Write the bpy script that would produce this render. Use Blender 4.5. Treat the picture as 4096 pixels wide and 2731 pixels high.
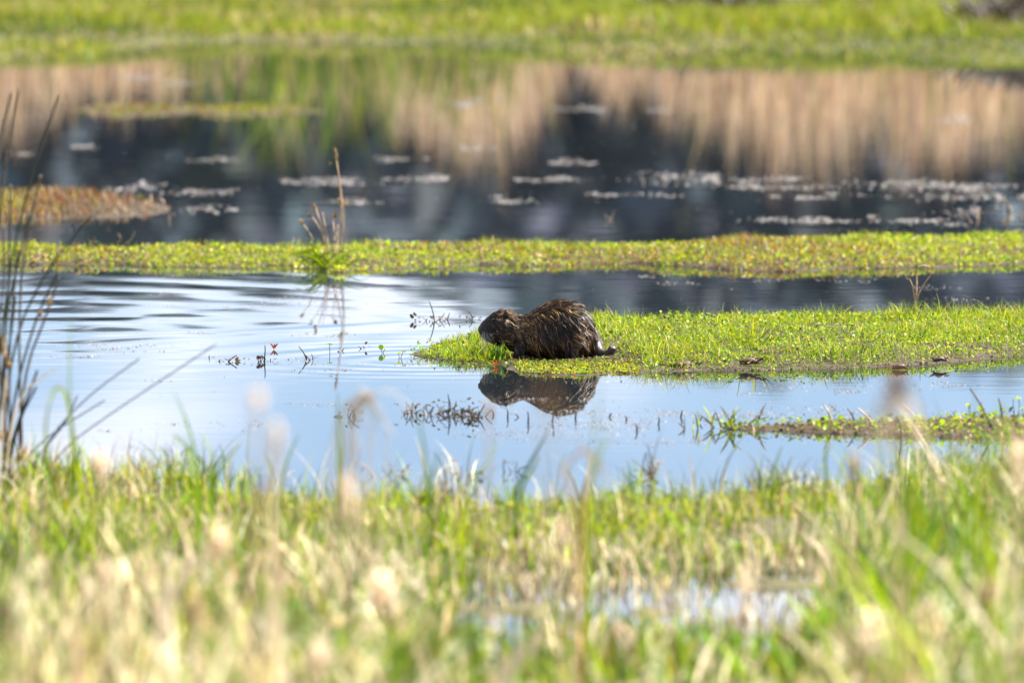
import bpy, math, random
import numpy as np
from mathutils import Vector

# ------------------------------------------------------------------ scene, camera, light
for o in list(bpy.data.objects):
    bpy.data.objects.remove(o)
sc = bpy.context.scene
COL = sc.collection
random.seed(7)
RNG = np.random.default_rng(11)

CAM_H = 4.0                       # eye height above the pond
F = 400.0 / 36.0 * 4096           # focal length in photo pixels
PITCH = 0.08 - (1440 - 1365.5) / F

cam_d = bpy.data.cameras.new('camera')
cam = bpy.data.objects.new('camera', cam_d)
COL.objects.link(cam)
cam.location = (0, 0, CAM_H)
cam.rotation_euler = (math.pi / 2 - PITCH, 0, 0)
cam_d.lens = 400
cam_d.sensor_width = 36
cam_d.clip_start = 0.5
cam_d.clip_end = 5000
cam_d.dof.use_dof = True
cam_d.dof.focus_distance = 50.1
cam_d.dof.aperture_fstop = 2.8
sc.camera = cam

SUN_DIR = Vector((0.54, 0.12, 0.80)).normalized()
SUN_EL = math.asin(SUN_DIR.z)
SUN_AZ = math.atan2(SUN_DIR.x, SUN_DIR.y)
world = bpy.data.worlds.new('World')
sc.world = world
world.use_nodes = True
wn, wl = world.node_tree.nodes, world.node_tree.links
wn.clear()
w_out = wn.new('ShaderNodeOutputWorld')
w_bg = wn.new('ShaderNodeBackground')
w_sky = wn.new('ShaderNodeTexSky')
w_sky.sky_type = 'NISHITA'
w_sky.sun_disc = False
w_sky.sun_elevation = SUN_EL
w_sky.sun_rotation = SUN_AZ
w_sky.altitude = 0
w_sky.air_density = 0.7
w_sky.dust_density = 0.0
w_sky.ozone_density = 5.0
w_bg.inputs['Strength'].default_value = 0.05
# broken cloud, stretched along the horizon
w_tc = wn.new('ShaderNodeTexCoord')
w_map = wn.new('ShaderNodeMapping')
w_map.inputs['Scale'].default_value = (1.0, 1.0, 2.2)
w_map.inputs['Location'].default_value = (17.80, 0.0, 0.024)
w_noise = wn.new('ShaderNodeTexNoise')
w_noise.inputs['Scale'].default_value = 22.0
w_noise.inputs['Detail'].default_value = 6.0
w_noise.inputs['Roughness'].default_value = 0.55
w_ramp = wn.new('ShaderNodeMapRange')
w_ramp.inputs['From Min'].default_value = 0.40
w_ramp.inputs['From Max'].default_value = 0.72
w_ramp.interpolation_type = 'SMOOTHSTEP'
w_ramp.inputs['To Min'].default_value = 0.09
w_ramp.inputs['To Max'].default_value = 0.85
w_mix = wn.new('ShaderNodeMix')
w_mix.data_type = 'RGBA'
w_mix.inputs['B'].default_value = (12.0, 11.6, 12.2, 1)
wl.new(w_tc.outputs['Generated'], w_map.inputs['Vector'])
wl.new(w_map.outputs['Vector'], w_noise.inputs['Vector'])
wl.new(w_noise.outputs['Fac'], w_ramp.inputs['Value'])
wl.new(w_ramp.outputs['Result'], w_mix.inputs['Factor'])
wl.new(w_sky.outputs['Color'], w_mix.inputs['A'])
wl.new(w_mix.outputs['Result'], w_bg.inputs['Color'])
wl.new(w_bg.outputs['Background'], w_out.inputs['Surface'])

sun_d = bpy.data.lights.new('sun', 'SUN')
sun_d.energy = 5.0
sun_d.angle = math.radians(0.53)
sun_d.color = (1.0, 0.95, 0.86)
sun = bpy.data.objects.new('sun', sun_d)
COL.objects.link(sun)
sun.location = (20, 20, 40)
sun.rotation_euler = (-SUN_DIR).to_track_quat('-Z', 'Y').to_euler()

sc.view_settings.view_transform = 'Standard'
sc.view_settings.look = 'None'
sc.view_settings.exposure = 2.0
sc.view_settings.gamma = 1.0
sc.render.engine = 'CYCLES'
sc.cycles.use_denoising = True
sc.cycles.max_bounces = 8
sc.cycles.transparent_max_bounces = 4
sc.cycles.caustics_reflective = False
sc.cycles.caustics_refractive = False
sc.cycles.sample_clamp_indirect = 6.0

# ------------------------------------------------------------------ helpers
def ray(px, py):
    cx = (px - 2048) / F
    cy = -(py - 1365.5) / F
    cp, sp = math.cos(PITCH), math.sin(PITCH)
    return np.array([cx, cp + cy * sp, -sp + cy * cp])

def W(px, py, z=0.0):
    """the spot on the level z that the photograph shows at a pixel"""
    r = ray(px, py)
    t = (z - CAM_H) / r[2]
    return np.array([r[0] * t, r[1] * t, z])

def P(px, py, Y):
    """the spot at distance Y that the photograph shows at a pixel"""
    r = ray(px, py)
    t = Y / r[1]
    return np.array([r[0] * t, Y, CAM_H + r[2] * t])

def tag(o, label=None, cat=None, group=None, kind=None):
    if label: o['label'] = label
    if cat: o['category'] = cat
    if group: o['group'] = group
    if kind: o['kind'] = kind
    return o

def empty(name, loc):
    o = bpy.data.objects.new(name, None)
    o.empty_display_size = 0.05
    COL.objects.link(o)
    o.location = [float(v) for v in loc]
    return o

def mesh_obj(name, V, Fc, mat, parent=None, col=None, smooth=True):
    """V (n,3) in world space (local to the parent's base when parented), Fc list of (m,k) index arrays"""
    V = np.asarray(V, dtype=np.float64)
    if parent is not None:
        V = V - np.array(parent_world(parent))
    if not isinstance(Fc, list):
        Fc = [Fc]
    Fc = [np.asarray(f, dtype=np.int32) for f in Fc if len(f)]
    me = bpy.data.meshes.new(name)
    me.vertices.add(len(V))
    me.vertices.foreach_set('co', V.astype(np.float32).ravel())
    nl = sum(f.size for f in Fc)
    npoly = sum(len(f) for f in Fc)
    me.loops.add(nl)
    me.polygons.add(npoly)
    me.loops.foreach_set('vertex_index', np.concatenate([f.ravel() for f in Fc]))
    starts, s = [], 0
    for f in Fc:
        starts.append(s + np.arange(len(f)) * f.shape[1])
        s += f.size
    me.polygons.foreach_set('loop_start', np.concatenate(starts).astype(np.int32))
    me.polygons.foreach_set('use_smooth', np.full(npoly, smooth))
    me.update(calc_edges=True)
    if col is not None:
        col = np.asarray(col, dtype=np.float32)
        if col.ndim == 1:
            col = np.tile(col, (len(V), 1))
        if col.shape[1] == 3:
            col = np.concatenate([col, np.ones((len(col), 1), np.float32)], 1)
        a = me.color_attributes.new('Col', 'FLOAT_COLOR', 'POINT')
        a.data.foreach_set('color', col.ravel())
    me.materials.append(mat)
    o = bpy.data.objects.new(name, me)
    COL.objects.link(o)
    if parent is not None:
        o.parent = parent
    return o

def parent_world(p):
    v = np.zeros(3)
    while p is not None:
        v = v + np.array(p.location)
        p = p.parent
    return v

_LAT = {}
def vnoise(x, y, seed=0, scale=1.0):
    """smooth value noise in 0..1"""
    if seed not in _LAT:
        _LAT[seed] = np.random.default_rng(1000 + seed).random((256, 256))
    L = _LAT[seed]
    x = np.asarray(x) * scale + 40.3
    y = np.asarray(y) * scale + 17.7
    xi, yi = np.floor(x).astype(int), np.floor(y).astype(int)
    fx, fy = x - xi, y - yi
    fx, fy = fx * fx * (3 - 2 * fx), fy * fy * (3 - 2 * fy)
    a = L[xi % 256, yi % 256]; b = L[(xi + 1) % 256, yi % 256]
    c = L[xi % 256, (yi + 1) % 256]; d = L[(xi + 1) % 256, (yi + 1) % 256]
    return (a * (1 - fx) + b * fx) * (1 - fy) + (c * (1 - fx) + d * fx) * fy

def fbm(x, y, seed=0, scale=1.0, n=3):
    s = 0; w = 0.5; t = 0
    for i in range(n):
        s = s + w * vnoise(x, y, seed + i, scale); t += w
        w *= 0.5; scale *= 2.1
    return s / t

def blades(p, h, w, lean, col, seg=3, az=None, face=None, droop=0.0, rng=RNG):
    """vectorised grass blades: returns V, faces, colours"""
    n = len(p)
    h = np.broadcast_to(h, n); w = np.broadcast_to(w, n); lean = np.broadcast_to(lean, n)
    az = rng.random(n) * 2 * np.pi if az is None else np.broadcast_to(az, n)
    face = rng.random(n) * np.pi if face is None else np.broadcast_to(face, n)
    t = np.linspace(0, 1, seg + 1)
    ld = np.stack([np.cos(az), np.sin(az), np.zeros(n)], 1)
    wd = np.stack([np.cos(face), np.sin(face), np.zeros(n)], 1)
    dr = np.broadcast_to(droop, n)
    cen = p[:, None, :] + ld[:, None, :] * (lean * h)[:, None, None] * (t ** 1.8)[None, :, None]
    up = h[:, None] * (t[None, :] - dr[:, None] * t[None, :] ** 3) * np.sqrt(np.maximum(0.15, 1 - 0.35 * lean[:, None] ** 2 * t[None, :]))
    cen[:, :, 2] += up
    prof = np.clip(1.0 - t ** 2.2, 0.06, 1) * np.where(t < 0.01, 0.75, 1.0)
    off = wd[:, None, :] * (w[:, None] * prof[None, :] * 0.5)[:, :, None]
    V = np.stack([cen - off, cen + off], 2).reshape(-1, 3)
    k = 2 * (seg + 1)
    base = (np.arange(n) * k)[:, None]
    q = []
    for i in range(seg):
        q.append(np.stack([base[:, 0] + 2 * i, base[:, 0] + 2 * i + 1, base[:, 0] + 2 * i + 3, base[:, 0] + 2 * i + 2], 1))
    q = np.concatenate(q)
    C = np.repeat(np.asarray(col).reshape(-1, 3) if np.asarray(col).ndim > 1 else np.tile(col, (n, 1)), k, axis=0)
    return V, q, C

def leaves(p, r, col, tilt=0.6, sides=6, rng=RNG, asp=1.0):
    """small rounded leaves, tilted at random"""
    n = len(p)
    r = np.broadcast_to(r, n)
    th = rng.random(n) * 2 * np.pi
    ti = np.abs(rng.normal(0, tilt, n)).clip(0, 1.4)
    nrm = np.stack([np.sin(ti) * np.cos(th), np.sin(ti) * np.sin(th), np.cos(ti)], 1)
    a = np.stack([-np.sin(th), np.cos(th), np.zeros(n)], 1)
    b = np.cross(nrm, a)
    ro = rng.random(n) * 2 * np.pi
    u = a * np.cos(ro)[:, None] + b * np.sin(ro)[:, None]
    v = np.cross(nrm, u)
    k = np.arange(sides) / sides * 2 * np.pi
    cu = np.cos(k); cv = np.sin(k) * asp
    cup = 0.18 * np.cos(2 * k)
    V = p[:, None, :] + r[:, None, None] * (u[:, None, :] * cu[None, :, None] + v[:, None, :] * cv[None, :, None] + nrm[:, None, :] * cup[None, :, None])
    V = V.reshape(-1, 3)
    Fc = np.arange(n * sides).reshape(n, sides)
    C = np.repeat(np.asarray(col).reshape(-1, 3) if np.asarray(col).ndim > 1 else np.tile(col, (n, 1)), sides, axis=0)
    return V, Fc, C

def tube(pts, rad, sides=6):
    pts = np.asarray(pts, float); n = len(pts)
    rad = np.broadcast_to(rad, n)
    T = np.gradient(pts, axis=0); T /= np.linalg.norm(T, axis=1)[:, None] + 1e-9
    ref = np.array([0.0, 1, 0]) if abs(T[0][1]) < 0.8 else np.array([1.0, 0, 0])
    A = np.cross(T, ref); A /= np.linalg.norm(A, axis=1)[:, None]
    B = np.cross(T, A)
    k = np.arange(sides) / sides * 2 * np.pi
    V = pts[:, None] + rad[:, None, None] * (A[:, None] * np.cos(k)[None, :, None] + B[:, None] * np.sin(k)[None, :, None])
    V = V.reshape(-1, 3)
    q = []
    for i in range(n - 1):
        for j in range(sides):
            j2 = (j + 1) % sides
            q.append((i * sides + j, i * sides + j2, (i + 1) * sides + j2, (i + 1) * sides + j))
    V = np.concatenate([V, pts[:1], pts[-1:]])
    t = [(j, len(V) - 2, (j + 1) % sides) for j in range(sides)] + \
        [((n - 1) * sides + (j + 1) % sides, len(V) - 1, (n - 1) * sides + j) for j in range(sides)]
    return V, [np.array(q), np.array(t)]

def curve_pts(a, b, sag=0.0, side=0.0, n=7, wob=0.0, rng=RNG):
    """from a to b; sag bows the line towards z, side towards x"""
    a, b = np.asarray(a, float), np.asarray(b, float)
    t = np.linspace(0, 1, n)[:, None]
    p = a + (b - a) * t
    bow = (4 * t * (1 - t))[:, 0]
    p[:, 2] += sag * bow
    p[:, 0] += side * bow
    if wob:
        p[1:-1] += rng.normal(0, wob, (n - 2, 3))
    return p

def merge(parts):
    """parts: list of (V, faces(list or array), C)"""
    Vs, Fs, Cs, o = [], {}, [], 0
    for V, f, C in parts:
        for ff in (f if isinstance(f, list) else [f]):
            Fs.setdefault(ff.shape[1], []).append(ff + o)
        Vs.append(V); Cs.append(C if np.asarray(C).ndim > 1 else np.tile(C, (len(V), 1)))
        o += len(V)
    return np.concatenate(Vs), [np.concatenate(v) for v in Fs.values()], np.concatenate(Cs)

def pick(n, cols, wts, rng=RNG, jit=0.22):
    """colours drawn from a palette, wts (k,) or (n,k)"""
    cols = np.asarray(cols, float)
    wts = np.asarray(wts, float)
    if wts.ndim == 1: wts = np.tile(wts, (n, 1))
    cw = np.cumsum(wts / wts.sum(1, keepdims=True), 1)
    i = (rng.random(n)[:, None] > cw).sum(1).clip(0, len(cols) - 1)
    return cols[i] * np.exp(rng.normal(0, jit, (n, 1))) * np.exp(rng.normal(0, 0.06, (n, 3)))

# ------------------------------------------------------------------ materials
def new_mat(name):
    m = bpy.data.materials.new(name); m.use_nodes = True
    m.node_tree.nodes.clear()
    return m, m.node_tree.nodes, m.node_tree.links

def mat_leaf(name, trans=0.5, rough=0.45, spec=0.35, tint=(1.28, 1.36, 1.15), use_col=True, base=(.1, .14, .02)):
    m, n, l = new_mat(name)
    out = n.new('ShaderNodeOutputMaterial')
    pr = n.new('ShaderNodeBsdfPrincipled')
    pr.inputs['Roughness'].default_value = rough
    pr.inputs['Specular IOR Level'].default_value = spec
    tr = n.new('ShaderNodeBsdfTranslucent')
    mx = n.new('ShaderNodeMixShader'); mx.inputs[0].default_value = trans
    tex = n.new('ShaderNodeTexNoise'); tex.inputs['Scale'].default_value = 60
    geo = n.new('ShaderNodeNewGeometry')
    l.new(geo.outputs['Position'], tex.inputs['Vector'])
    mr = n.new('ShaderNodeMapRange'); mr.inputs['To Min'].default_value = 0.7; mr.inputs['To Max'].default_value = 1.3
    l.new(tex.outputs['Fac'], mr.inputs['Value'])
    mul = n.new('ShaderNodeVectorMath'); mul.operation = 'SCALE'
    if use_col:
        at = n.new('ShaderNodeAttribute'); at.attribute_name = 'Col'
        l.new(at.outputs['Color'], mul.inputs[0])
    else:
        mul.inputs[0].default_value = base
    l.new(mr.outputs['Result'], mul.inputs['Scale'])
    tn = n.new('ShaderNodeVectorMath'); tn.operation = 'MULTIPLY'; tn.inputs[1].default_value = tint
    l.new(mul.outputs[0], tn.inputs[0])
    l.new(mul.outputs[0], pr.inputs['Base Color'])
    l.new(tn.outputs[0], tr.inputs['Color'])
    l.new(pr.outputs[0], mx.inputs[1]); l.new(tr.outputs[0], mx.inputs[2])
    l.new(mx.outputs[0], out.inputs['Surface'])
    return m

def mat_solid(name, c1, c2, scale=20, rough=0.6, spec=0.4, bump=0.0, rough2=None):
    m, n, l = new_mat(name)
    out = n.new('ShaderNodeOutputMaterial')
    pr = n.new('ShaderNodeBsdfPrincipled')
    pr.inputs['Roughness'].default_value = rough
    pr.inputs['Specular IOR Level'].default_value = spec
    geo = n.new('ShaderNodeNewGeometry')
    tex = n.new('ShaderNodeTexNoise'); tex.inputs['Scale'].default_value = scale; tex.inputs['Detail'].default_value = 5
    l.new(geo.outputs['Position'], tex.inputs['Vector'])
    mx = n.new('ShaderNodeMix'); mx.data_type = 'RGBA'
    mx.inputs['A'].default_value = (*c1, 1); mx.inputs['B'].default_value = (*c2, 1)
    mr = n.new('ShaderNodeMapRange'); mr.inputs['From Min'].default_value = 0.35; mr.inputs['From Max'].default_value = 0.65
    l.new(tex.outputs['Fac'], mr.inputs['Value']); l.new(mr.outputs[0], mx.inputs['Factor'])
    l.new(mx.outputs['Result'], pr.inputs['Base Color'])
    if bump:
        b = n.new('ShaderNodeBump'); b.inputs['Distance'].default_value = bump
        l.new(tex.outputs['Fac'], b.inputs['Height']); l.new(b.outputs[0], pr.inputs['Normal'])
    l.new(pr.outputs[0], out.inputs['Surface'])
    return m

M_GRASS = mat_leaf('grass_leaf')
M_DRY = mat_leaf('dry_leaf', trans=0.35, rough=0.5, spec=0.3, tint=(1.2, 1.1, 0.9))
M_FLUFF = mat_leaf('seed_fluff', trans=0.6, rough=0.7, spec=0.1, tint=(1.15, 1.1, 1.0))
M_MUD = mat_solid('wet_mud', (.028, .02, .012), (.06, .045, .028), 14, 0.75, 0.2, 0.02)
M_SOIL = mat_solid('marsh_soil', (.05, .045, .02), (.09, .08, .03), 6, 0.7, 0.3, 0.03)
M_TWIG = mat_solid('dead_twig', (.035, .024, .016), (.10, .07, .045), 60, 0.5, 0.4, 0.002)
M_STRAW = mat_solid('straw_stem', (.34, .22, .11), (.50, .36, .20), 40, 0.5, 0.4, 0.002)
M_SCUM = mat_solid('floating_film', (.55, .54, .50), (.75, .75, .74), 30, 0.45, 0.5, 0.002)

def mat_water(rings):
    m, n, l = new_mat('pond_water')
    out = n.new('ShaderNodeOutputMaterial')
    pr = n.new('ShaderNodeBsdfPrincipled')
    pr.inputs['Base Color'].default_value = (.008, .011, .014, 1)
    pr.inputs['Roughness'].default_value = 0.015
    pr.inputs['IOR'].default_value = 1.333
    geo = n.new('ShaderNodeNewGeometry')
    total = None
    def add(sock):
        nonlocal total
        if total is None: total = sock; return
        a = n.new('ShaderNodeMath'); a.operation = 'ADD'
        l.new(total, a.inputs[0]); l.new(sock, a.inputs[1]); total = a.outputs[0]
    def math1(op, a, b=None, c=None):
        x = n.new('ShaderNodeMath'); x.operation = op
        for i, v in enumerate((a, b, c)):
            if v is None: continue
            if isinstance(v, (int, float)): x.inputs[i].default_value = v
            else: l.new(v, x.inputs[i])
        return x.outputs[0]
    # gentle swell and fine wind ripple
    for (sx, sy, amp, det) in ((0.9, 1.3, 0.00020, 1), (1.3, 7.0, 0.00010, 2), (3.5, 6.0, 0.000055, 2), (16, 26, 0.000014, 2)):
        mp = n.new('ShaderNodeMapping'); mp.inputs['Scale'].default_value = (sx, sy, 1)
        l.new(geo.outputs['Position'], mp.inputs['Vector'])
        t = n.new('ShaderNodeTexNoise'); t.inputs['Scale'].default_value = 1.0; t.inputs['Detail'].default_value = det
        l.new(mp.outputs[0], t.inputs['Vector'])
        add(math1('MULTIPLY', t.outputs['Fac'], amp))
    for (c, lam, amp, r0, r1, fall) in rings:
        d = n.new('ShaderNodeVectorMath'); d.operation = 'DISTANCE'
        l.new(geo.outputs['Position'], d.inputs[0]); d.inputs[1].default_value = c
        # warp the rings a little so they are not compass-drawn
        wt = n.new('ShaderNodeTexNoise'); wt.inputs['Scale'].default_value = 1.1; wt.inputs['Detail'].default_value = 1
        l.new(geo.outputs['Position'], wt.inputs['Vector'])
        dd = math1('MULTIPLY_ADD', wt.outputs['Fac'], lam * .7, d.outputs['Value'])
        s = math1('SINE', math1('MULTIPLY', dd, 2 * math.pi / lam))
        mr = n.new('ShaderNodeMapRange'); mr.interpolation_type = 'SMOOTHSTEP'
        mr.inputs['From Min'].default_value = r1; mr.inputs['From Max'].default_value = r0
        l.new(d.outputs['Value'], mr.inputs['Value'])
        am = math1('POWER', mr.outputs['Result'], fall)
        # ripples come in broken stretches
        bt = n.new('ShaderNodeTexNoise'); bt.inputs['Scale'].default_value = 0.9; bt.inputs['Detail'].default_value = 1
        ofs = n.new('ShaderNodeVectorMath'); ofs.operation = 'ADD'; ofs.inputs[1].default_value = (7.3, 3.1, 0)
        l.new(geo.outputs['Position'], ofs.inputs[0]); l.new(ofs.outputs[0], bt.inputs['Vector'])
        br = n.new('ShaderNodeMapRange'); br.inputs['From Min'].default_value = 0.2; br.inputs['From Max'].default_value = 0.55
        l.new(bt.outputs['Fac'], br.inputs['Value'])
        add(math1('MULTIPLY', math1('MULTIPLY', math1('MULTIPLY', s, am), br.outputs[0]), amp))
    b = n.new('ShaderNodeBump'); b.inputs['Strength'].default_value = 1.0; b.inputs['Distance'].default_value = 1.0
    l.new(total, b.inputs['Height'])
    l.new(b.outputs[0], pr.inputs['Normal'])
    l.new(pr.outputs[0], out.inputs['Surface'])
    return m

NUT = W(1915, 1430)               # the animal's nose stands above this spot
NUT_Y = NUT[1]
ring_src = W(120, 1215)
M_WATER = mat_water([
    (tuple(ring_src), 0.62, 0.00040, 0.3, 3.4, 0.7),
    (tuple(W(1700, 1440)), 0.21, 0.00010, 0.1, 1.7, 1.2),
    (tuple(W(100, 1330)), 0.40, 0.00018, 0.3, 3.8, 0.9),
])

# ------------------------------------------------------------------ ground and water
def sheet(name, x0, x1, y0, y1, z, mat, nx=2, ny=2):
    xs, ys = np.linspace(x0, x1, nx), np.linspace(y0, y1, ny)
    X, Y = np.meshgrid(xs, ys)
    V = np.stack([X.ravel(), Y.ravel(), np.full(X.size, z)], 1)
    i = np.arange((ny - 1) * nx).reshape(ny - 1, nx)[:, :-1].ravel()
    return mesh_obj(name, V, np.stack([i, i + 1, i + nx + 1, i + nx], 1), mat)

tag(sheet('ground', -900, 900, -200, 2400, -0.6, M_SOIL), kind='structure', label='dark muddy bed under the pond')
tag(sheet('water', -120, 120, 8, 77.5, 0.0, M_WATER), kind='structure', label='calm pond water mirroring sky and reeds')

class Islet:
    """low bank between a front and a back waterline given along x"""
    def __init__(self, ctrl, hmax, edge, seed, extend=0.0, jitter=0.12, dips=()):
        F_ = np.array([W(px, yf) for px, yf, yb in ctrl]); B_ = np.array([W(px, yb) for px, yf, yb in ctrl])
        self.fx, self.fy, self.bx, self.by = F_[:, 0], F_[:, 1], B_[:, 0], B_[:, 1]
        self.hmax, self.edge, self.seed, self.jit, self.dips = hmax, edge, seed, jitter, dips
        self.ext = extend
        self.x0, self.x1 = min(F_[0, 0], B_[0, 0]) - extend, max(F_[-1, 0], B_[-1, 0]) + extend
        self.y0, self.y1 = F_[:, 1].min() - 0.5, B_[:, 1].max() + 0.5
        self.ends = extend == 0
    def s(self, x, y):
        j = (fbm(x, y * 0.3, self.seed, 2.2) - 0.5) * 2 * self.jit + (fbm(x, y, self.seed + 5, 9.0, 2) - 0.5) * self.jit
        f = np.interp(x, self.fx, self.fy); b = np.interp(x, self.bx, self.by)
        d = np.minimum(y - f, b - y) + j * np.minimum(1, (b - f) / 0.5 + 0.2)
        e = np.minimum(x - self.x0, self.x1 - x) * 0.6          # the bank ends past its last control points
        return np.minimum(d, e)
    def h(self, x, y):
        s = self.s(x, y)
        z = np.where(s > 0, self.hmax * (1 - np.exp(-np.maximum(s, 0) / self.edge)), np.maximum(s * 0.5, -0.12))
        z = z + np.where(s > 0, (fbm(x, y, self.seed + 9, 5.0) - 0.5) * self.hmax * 0.9 * np.clip(s / self.edge, 0, 1), 0)
        for (cx, cy, rx, ry, dz) in self.dips:
            g = np.exp(-(((x - cx) / rx) ** 2 + ((y - cy) / ry) ** 2) ** 2)
            z = z * (1 - g) + dz * g
        return z
    def mesh(self, name, mat, dx=0.03, dy=0.06):
        xs = np.arange(self.x0 - 0.4 * self.ends, self.x1 + 0.4 * self.ends + dx, dx); ys = np.arange(self.y0, self.y1 + dy, dy)
        X, Y = np.meshgrid(xs, ys)
        Z = self.h(X, Y)
        V = np.stack([X.ravel(), Y.ravel(), Z.ravel()], 1)
        nx, ny = len(xs), len(ys)
        i = np.arange((ny - 1) * nx).reshape(ny - 1, nx)[:, :-1].ravel()
        return mesh_obj(name, V, np.stack([i, i + 1, i + nx + 1, i + nx], 1), mat)
    def points(self, n, smin=0.0, rng=RNG, box=None):
        x0, x1, y0, y1 = box or (self.x0, self.x1, self.y0, self.y1)
        x = rng.uniform(x0, x1, n); y = rng.uniform(y0, y1, n)
        s = self.s(x, y); z = self.h(x, y)
        k = (s > smin) & (z > -0.004)
        x, y, z, s = x[k], y[k], z[k], s[k]
        return np.stack([x, y, np.maximum(z, -0.002)], 1), s

GREEN = (.115, .195, .006); LIME = (.235, .280, .006); YELL = (.34, .31, .015); DEEP = (.038, .085, .006)
TAN = (.46, .34, .21); PALE = (.66, .54, .40); RUST = (.26, .10, .025); BROWN = (.10, .06, .03); DKB = (.035, .024, .016)

# the islet the animal stands on
nut_c = (NUT[0] + 0.26, NUT_Y)
isl_a = Islet([(1640, 1424, 1412), (1750, 1440, 1390), (1900, 1448, 1372), (2030, 1452, 1350), (2085, 1492, 1330), (2300, 1498, 1305),
               (2500, 1490, 1292), (2800, 1484, 1288), (3100, 1486, 1285), (3500, 1474, 1285), (3800, 1452, 1285), (4096, 1425, 1285),
               (4700, 1400, 1290)], 0.045, 0.22, 3, 0.0, 0.10,
              dips=((nut_c[0], nut_c[1] + .05, 0.38, 0.36, -0.018), (nut_c[0] + .08, nut_c[1] - .62, 0.55, 0.42, 0.003)))
# long bank beyond it
isl_b = Islet([(-700, 1060, 992), (0, 1058, 995), (400, 1062, 992), (700, 1066, 997), (1150, 1074, 999), (1330, 1084, 995), (1500, 1070, 992),
               (2000, 1064, 992), (2500, 1068, 984), (2900, 1086, 974), (3250, 1090, 966), (3600, 1074, 962), (4096, 1064, 955), (4800, 1060, 952)],
              0.028, 0.25, 23, 0.0, 0.36)
isl_c = Islet([(-600, 878, 775), (0, 878, 775), (250, 872, 782), (450, 862, 795), (600, 850, 812), (690, 838, 826)], 0.03, 0.3, 33, 0.0, 0.35)
isl_d = Islet([(200, 452, 444), (420, 460, 430), (700, 470, 422), (1000, 468, 424), (1200, 462, 432), (1330, 452, 443)], 0.02, 0.5, 43, 0.0, 0.45)
tag(isl_a.mesh('islet', M_MUD), kind='structure', label='low mud islet the dark animal stands on')
tag(isl_b.mesh('bank', M_MUD), kind='structure', label='long narrow mud bank across the pond')
tag(isl_c.mesh('mudflat', M_MUD, 0.05, 0.1), kind='structure', label='half drowned mud flat with rusty weeds')
tag(isl_d.mesh('islet', M_MUD, 0.05, 0.12), kind='structure', label='small distant islet with brown and green growth')

# far bank and the land behind it
far_px = np.array([-900, 0, 350, 600, 1000, 1700, 2000, 2500, 3000, 3500, 4096, 5000])
far_py = np.array([232, 226, 214, 186, 176, 178, 200, 210, 214, 220, 242, 252])
far_pt = np.array([W(a, b) for a, b in zip(far_px, far_py)])
def far_s(x, y):
    return y - np.interp(x, far_pt[:, 0], far_pt[:, 1]) + (fbm(x, y * 0.4, 51, 1.2) - 0.5) * 1.2
def far_h(x, y):
    s = far_s(x, y)
    return np.where(s > 0, 0.12 * (1 - np.exp(-s / 1.5)) + np.clip(s - 4, 0, 60) * 0.004, np.maximum(s * 0.3, -0.3)) + np.where(s > 0, (fbm(x, y, 55, 0.8) - 0.5) * 0.10 * np.clip(s, 0, 1), 0)
def grid_mesh(name, xs, ys, hf, mat):
    X, Y = np.meshgrid(xs, ys); Z = hf(X, Y)
    V = np.stack([X.ravel(), Y.ravel(), Z.ravel()], 1); nx, ny = len(xs), len(ys)
    i = np.arange((ny - 1) * nx).reshape(ny - 1, nx)[:, :-1].ravel()
    return mesh_obj(name, V, np.stack([i, i + 1, i + nx + 1, i + nx], 1), mat)
xs = np.concatenate([np.linspace(-600, -12, 30), np.linspace(-11, 11, 110), np.linspace(12, 600, 30)])
ys = np.concatenate([np.linspace(69, 86, 90), np.linspace(88, 200, 40), np.linspace(240, 2300, 20)])
tag(grid_mesh('far_bank', xs, ys, far_h, M_SOIL), kind='structure', label='far grassy shore and the land behind it')

# near bank, sloping up to where the photographer stands, with a shallow pool in it
near_px = np.array([-900, 0, 500, 1000, 1400, 2000, 2600, 3100, 3500, 4096, 5000])
near_py = np.array([1925, 1925, 1915, 1950, 1965, 2010, 1965, 1935, 1905, 1880, 1870])
near_pt = np.array([W(a, b) for a, b in zip(near_px, near_py)])
def near_h(x, y):
    s = np.interp(x, near_pt[:, 0], near_pt[:, 1]) - y + (fbm(x, y * 0.5, 61, 1.6) - 0.5) * 2.4
    z = np.where(s > 0, 0.03 * (1 - np.exp(-s / 0.8)), np.maximum(s * 0.2, -0.3)) + np.where(s > 0, (fbm(x, y, 65, 2.5) - 0.5) * 0.05, 0)
    pool = np.clip(3.4 * fbm(x, y * .6, 69, 3.6) - .55, 0, 1) * np.exp(-(((x - 0.50 + (fbm(x, y, 67, 3.0) - .5) * .5) / 1.05) ** 2 + ((y - 39.1 + (fbm(x, y, 68, 2.0) - .5) * 1.6) / 1.5) ** 2) ** 2)
    z = z * (1 - pool) - 0.05 * pool
    ramp = np.clip(37 - y, 0, 40)
    return z + np.where(s > 0, 0.012 * ramp + 0.0009 * ramp ** 2, 0)
xs = np.concatenate([np.linspace(-60, -4, 14), np.arange(-3.8, 3.8, 0.06), np.linspace(4, 60, 14)])
ys = np.concatenate([np.linspace(-30, 22, 20), np.arange(23, 46, 0.1)])
tag(grid_mesh('near_bank', xs, ys, near_h, M_SOIL), kind='structure', label='wet near bank with a shallow pool in it')

# muddy bar of matted debris off the near bank
isl_g = Islet([(2880, 1716, 1706), (3050, 1724, 1702), (3250, 1730, 1698), (3600, 1742, 1690), (3900, 1752, 1684), (4200, 1760, 1680), (4700, 1760, 1680)],
              0.022, 0.12, 73, 0.0, 0.10)
tag(isl_g.mesh('debris_bar', M_MUD), kind='structure', label='low bar of brown matted debris off the near bank')

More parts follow.
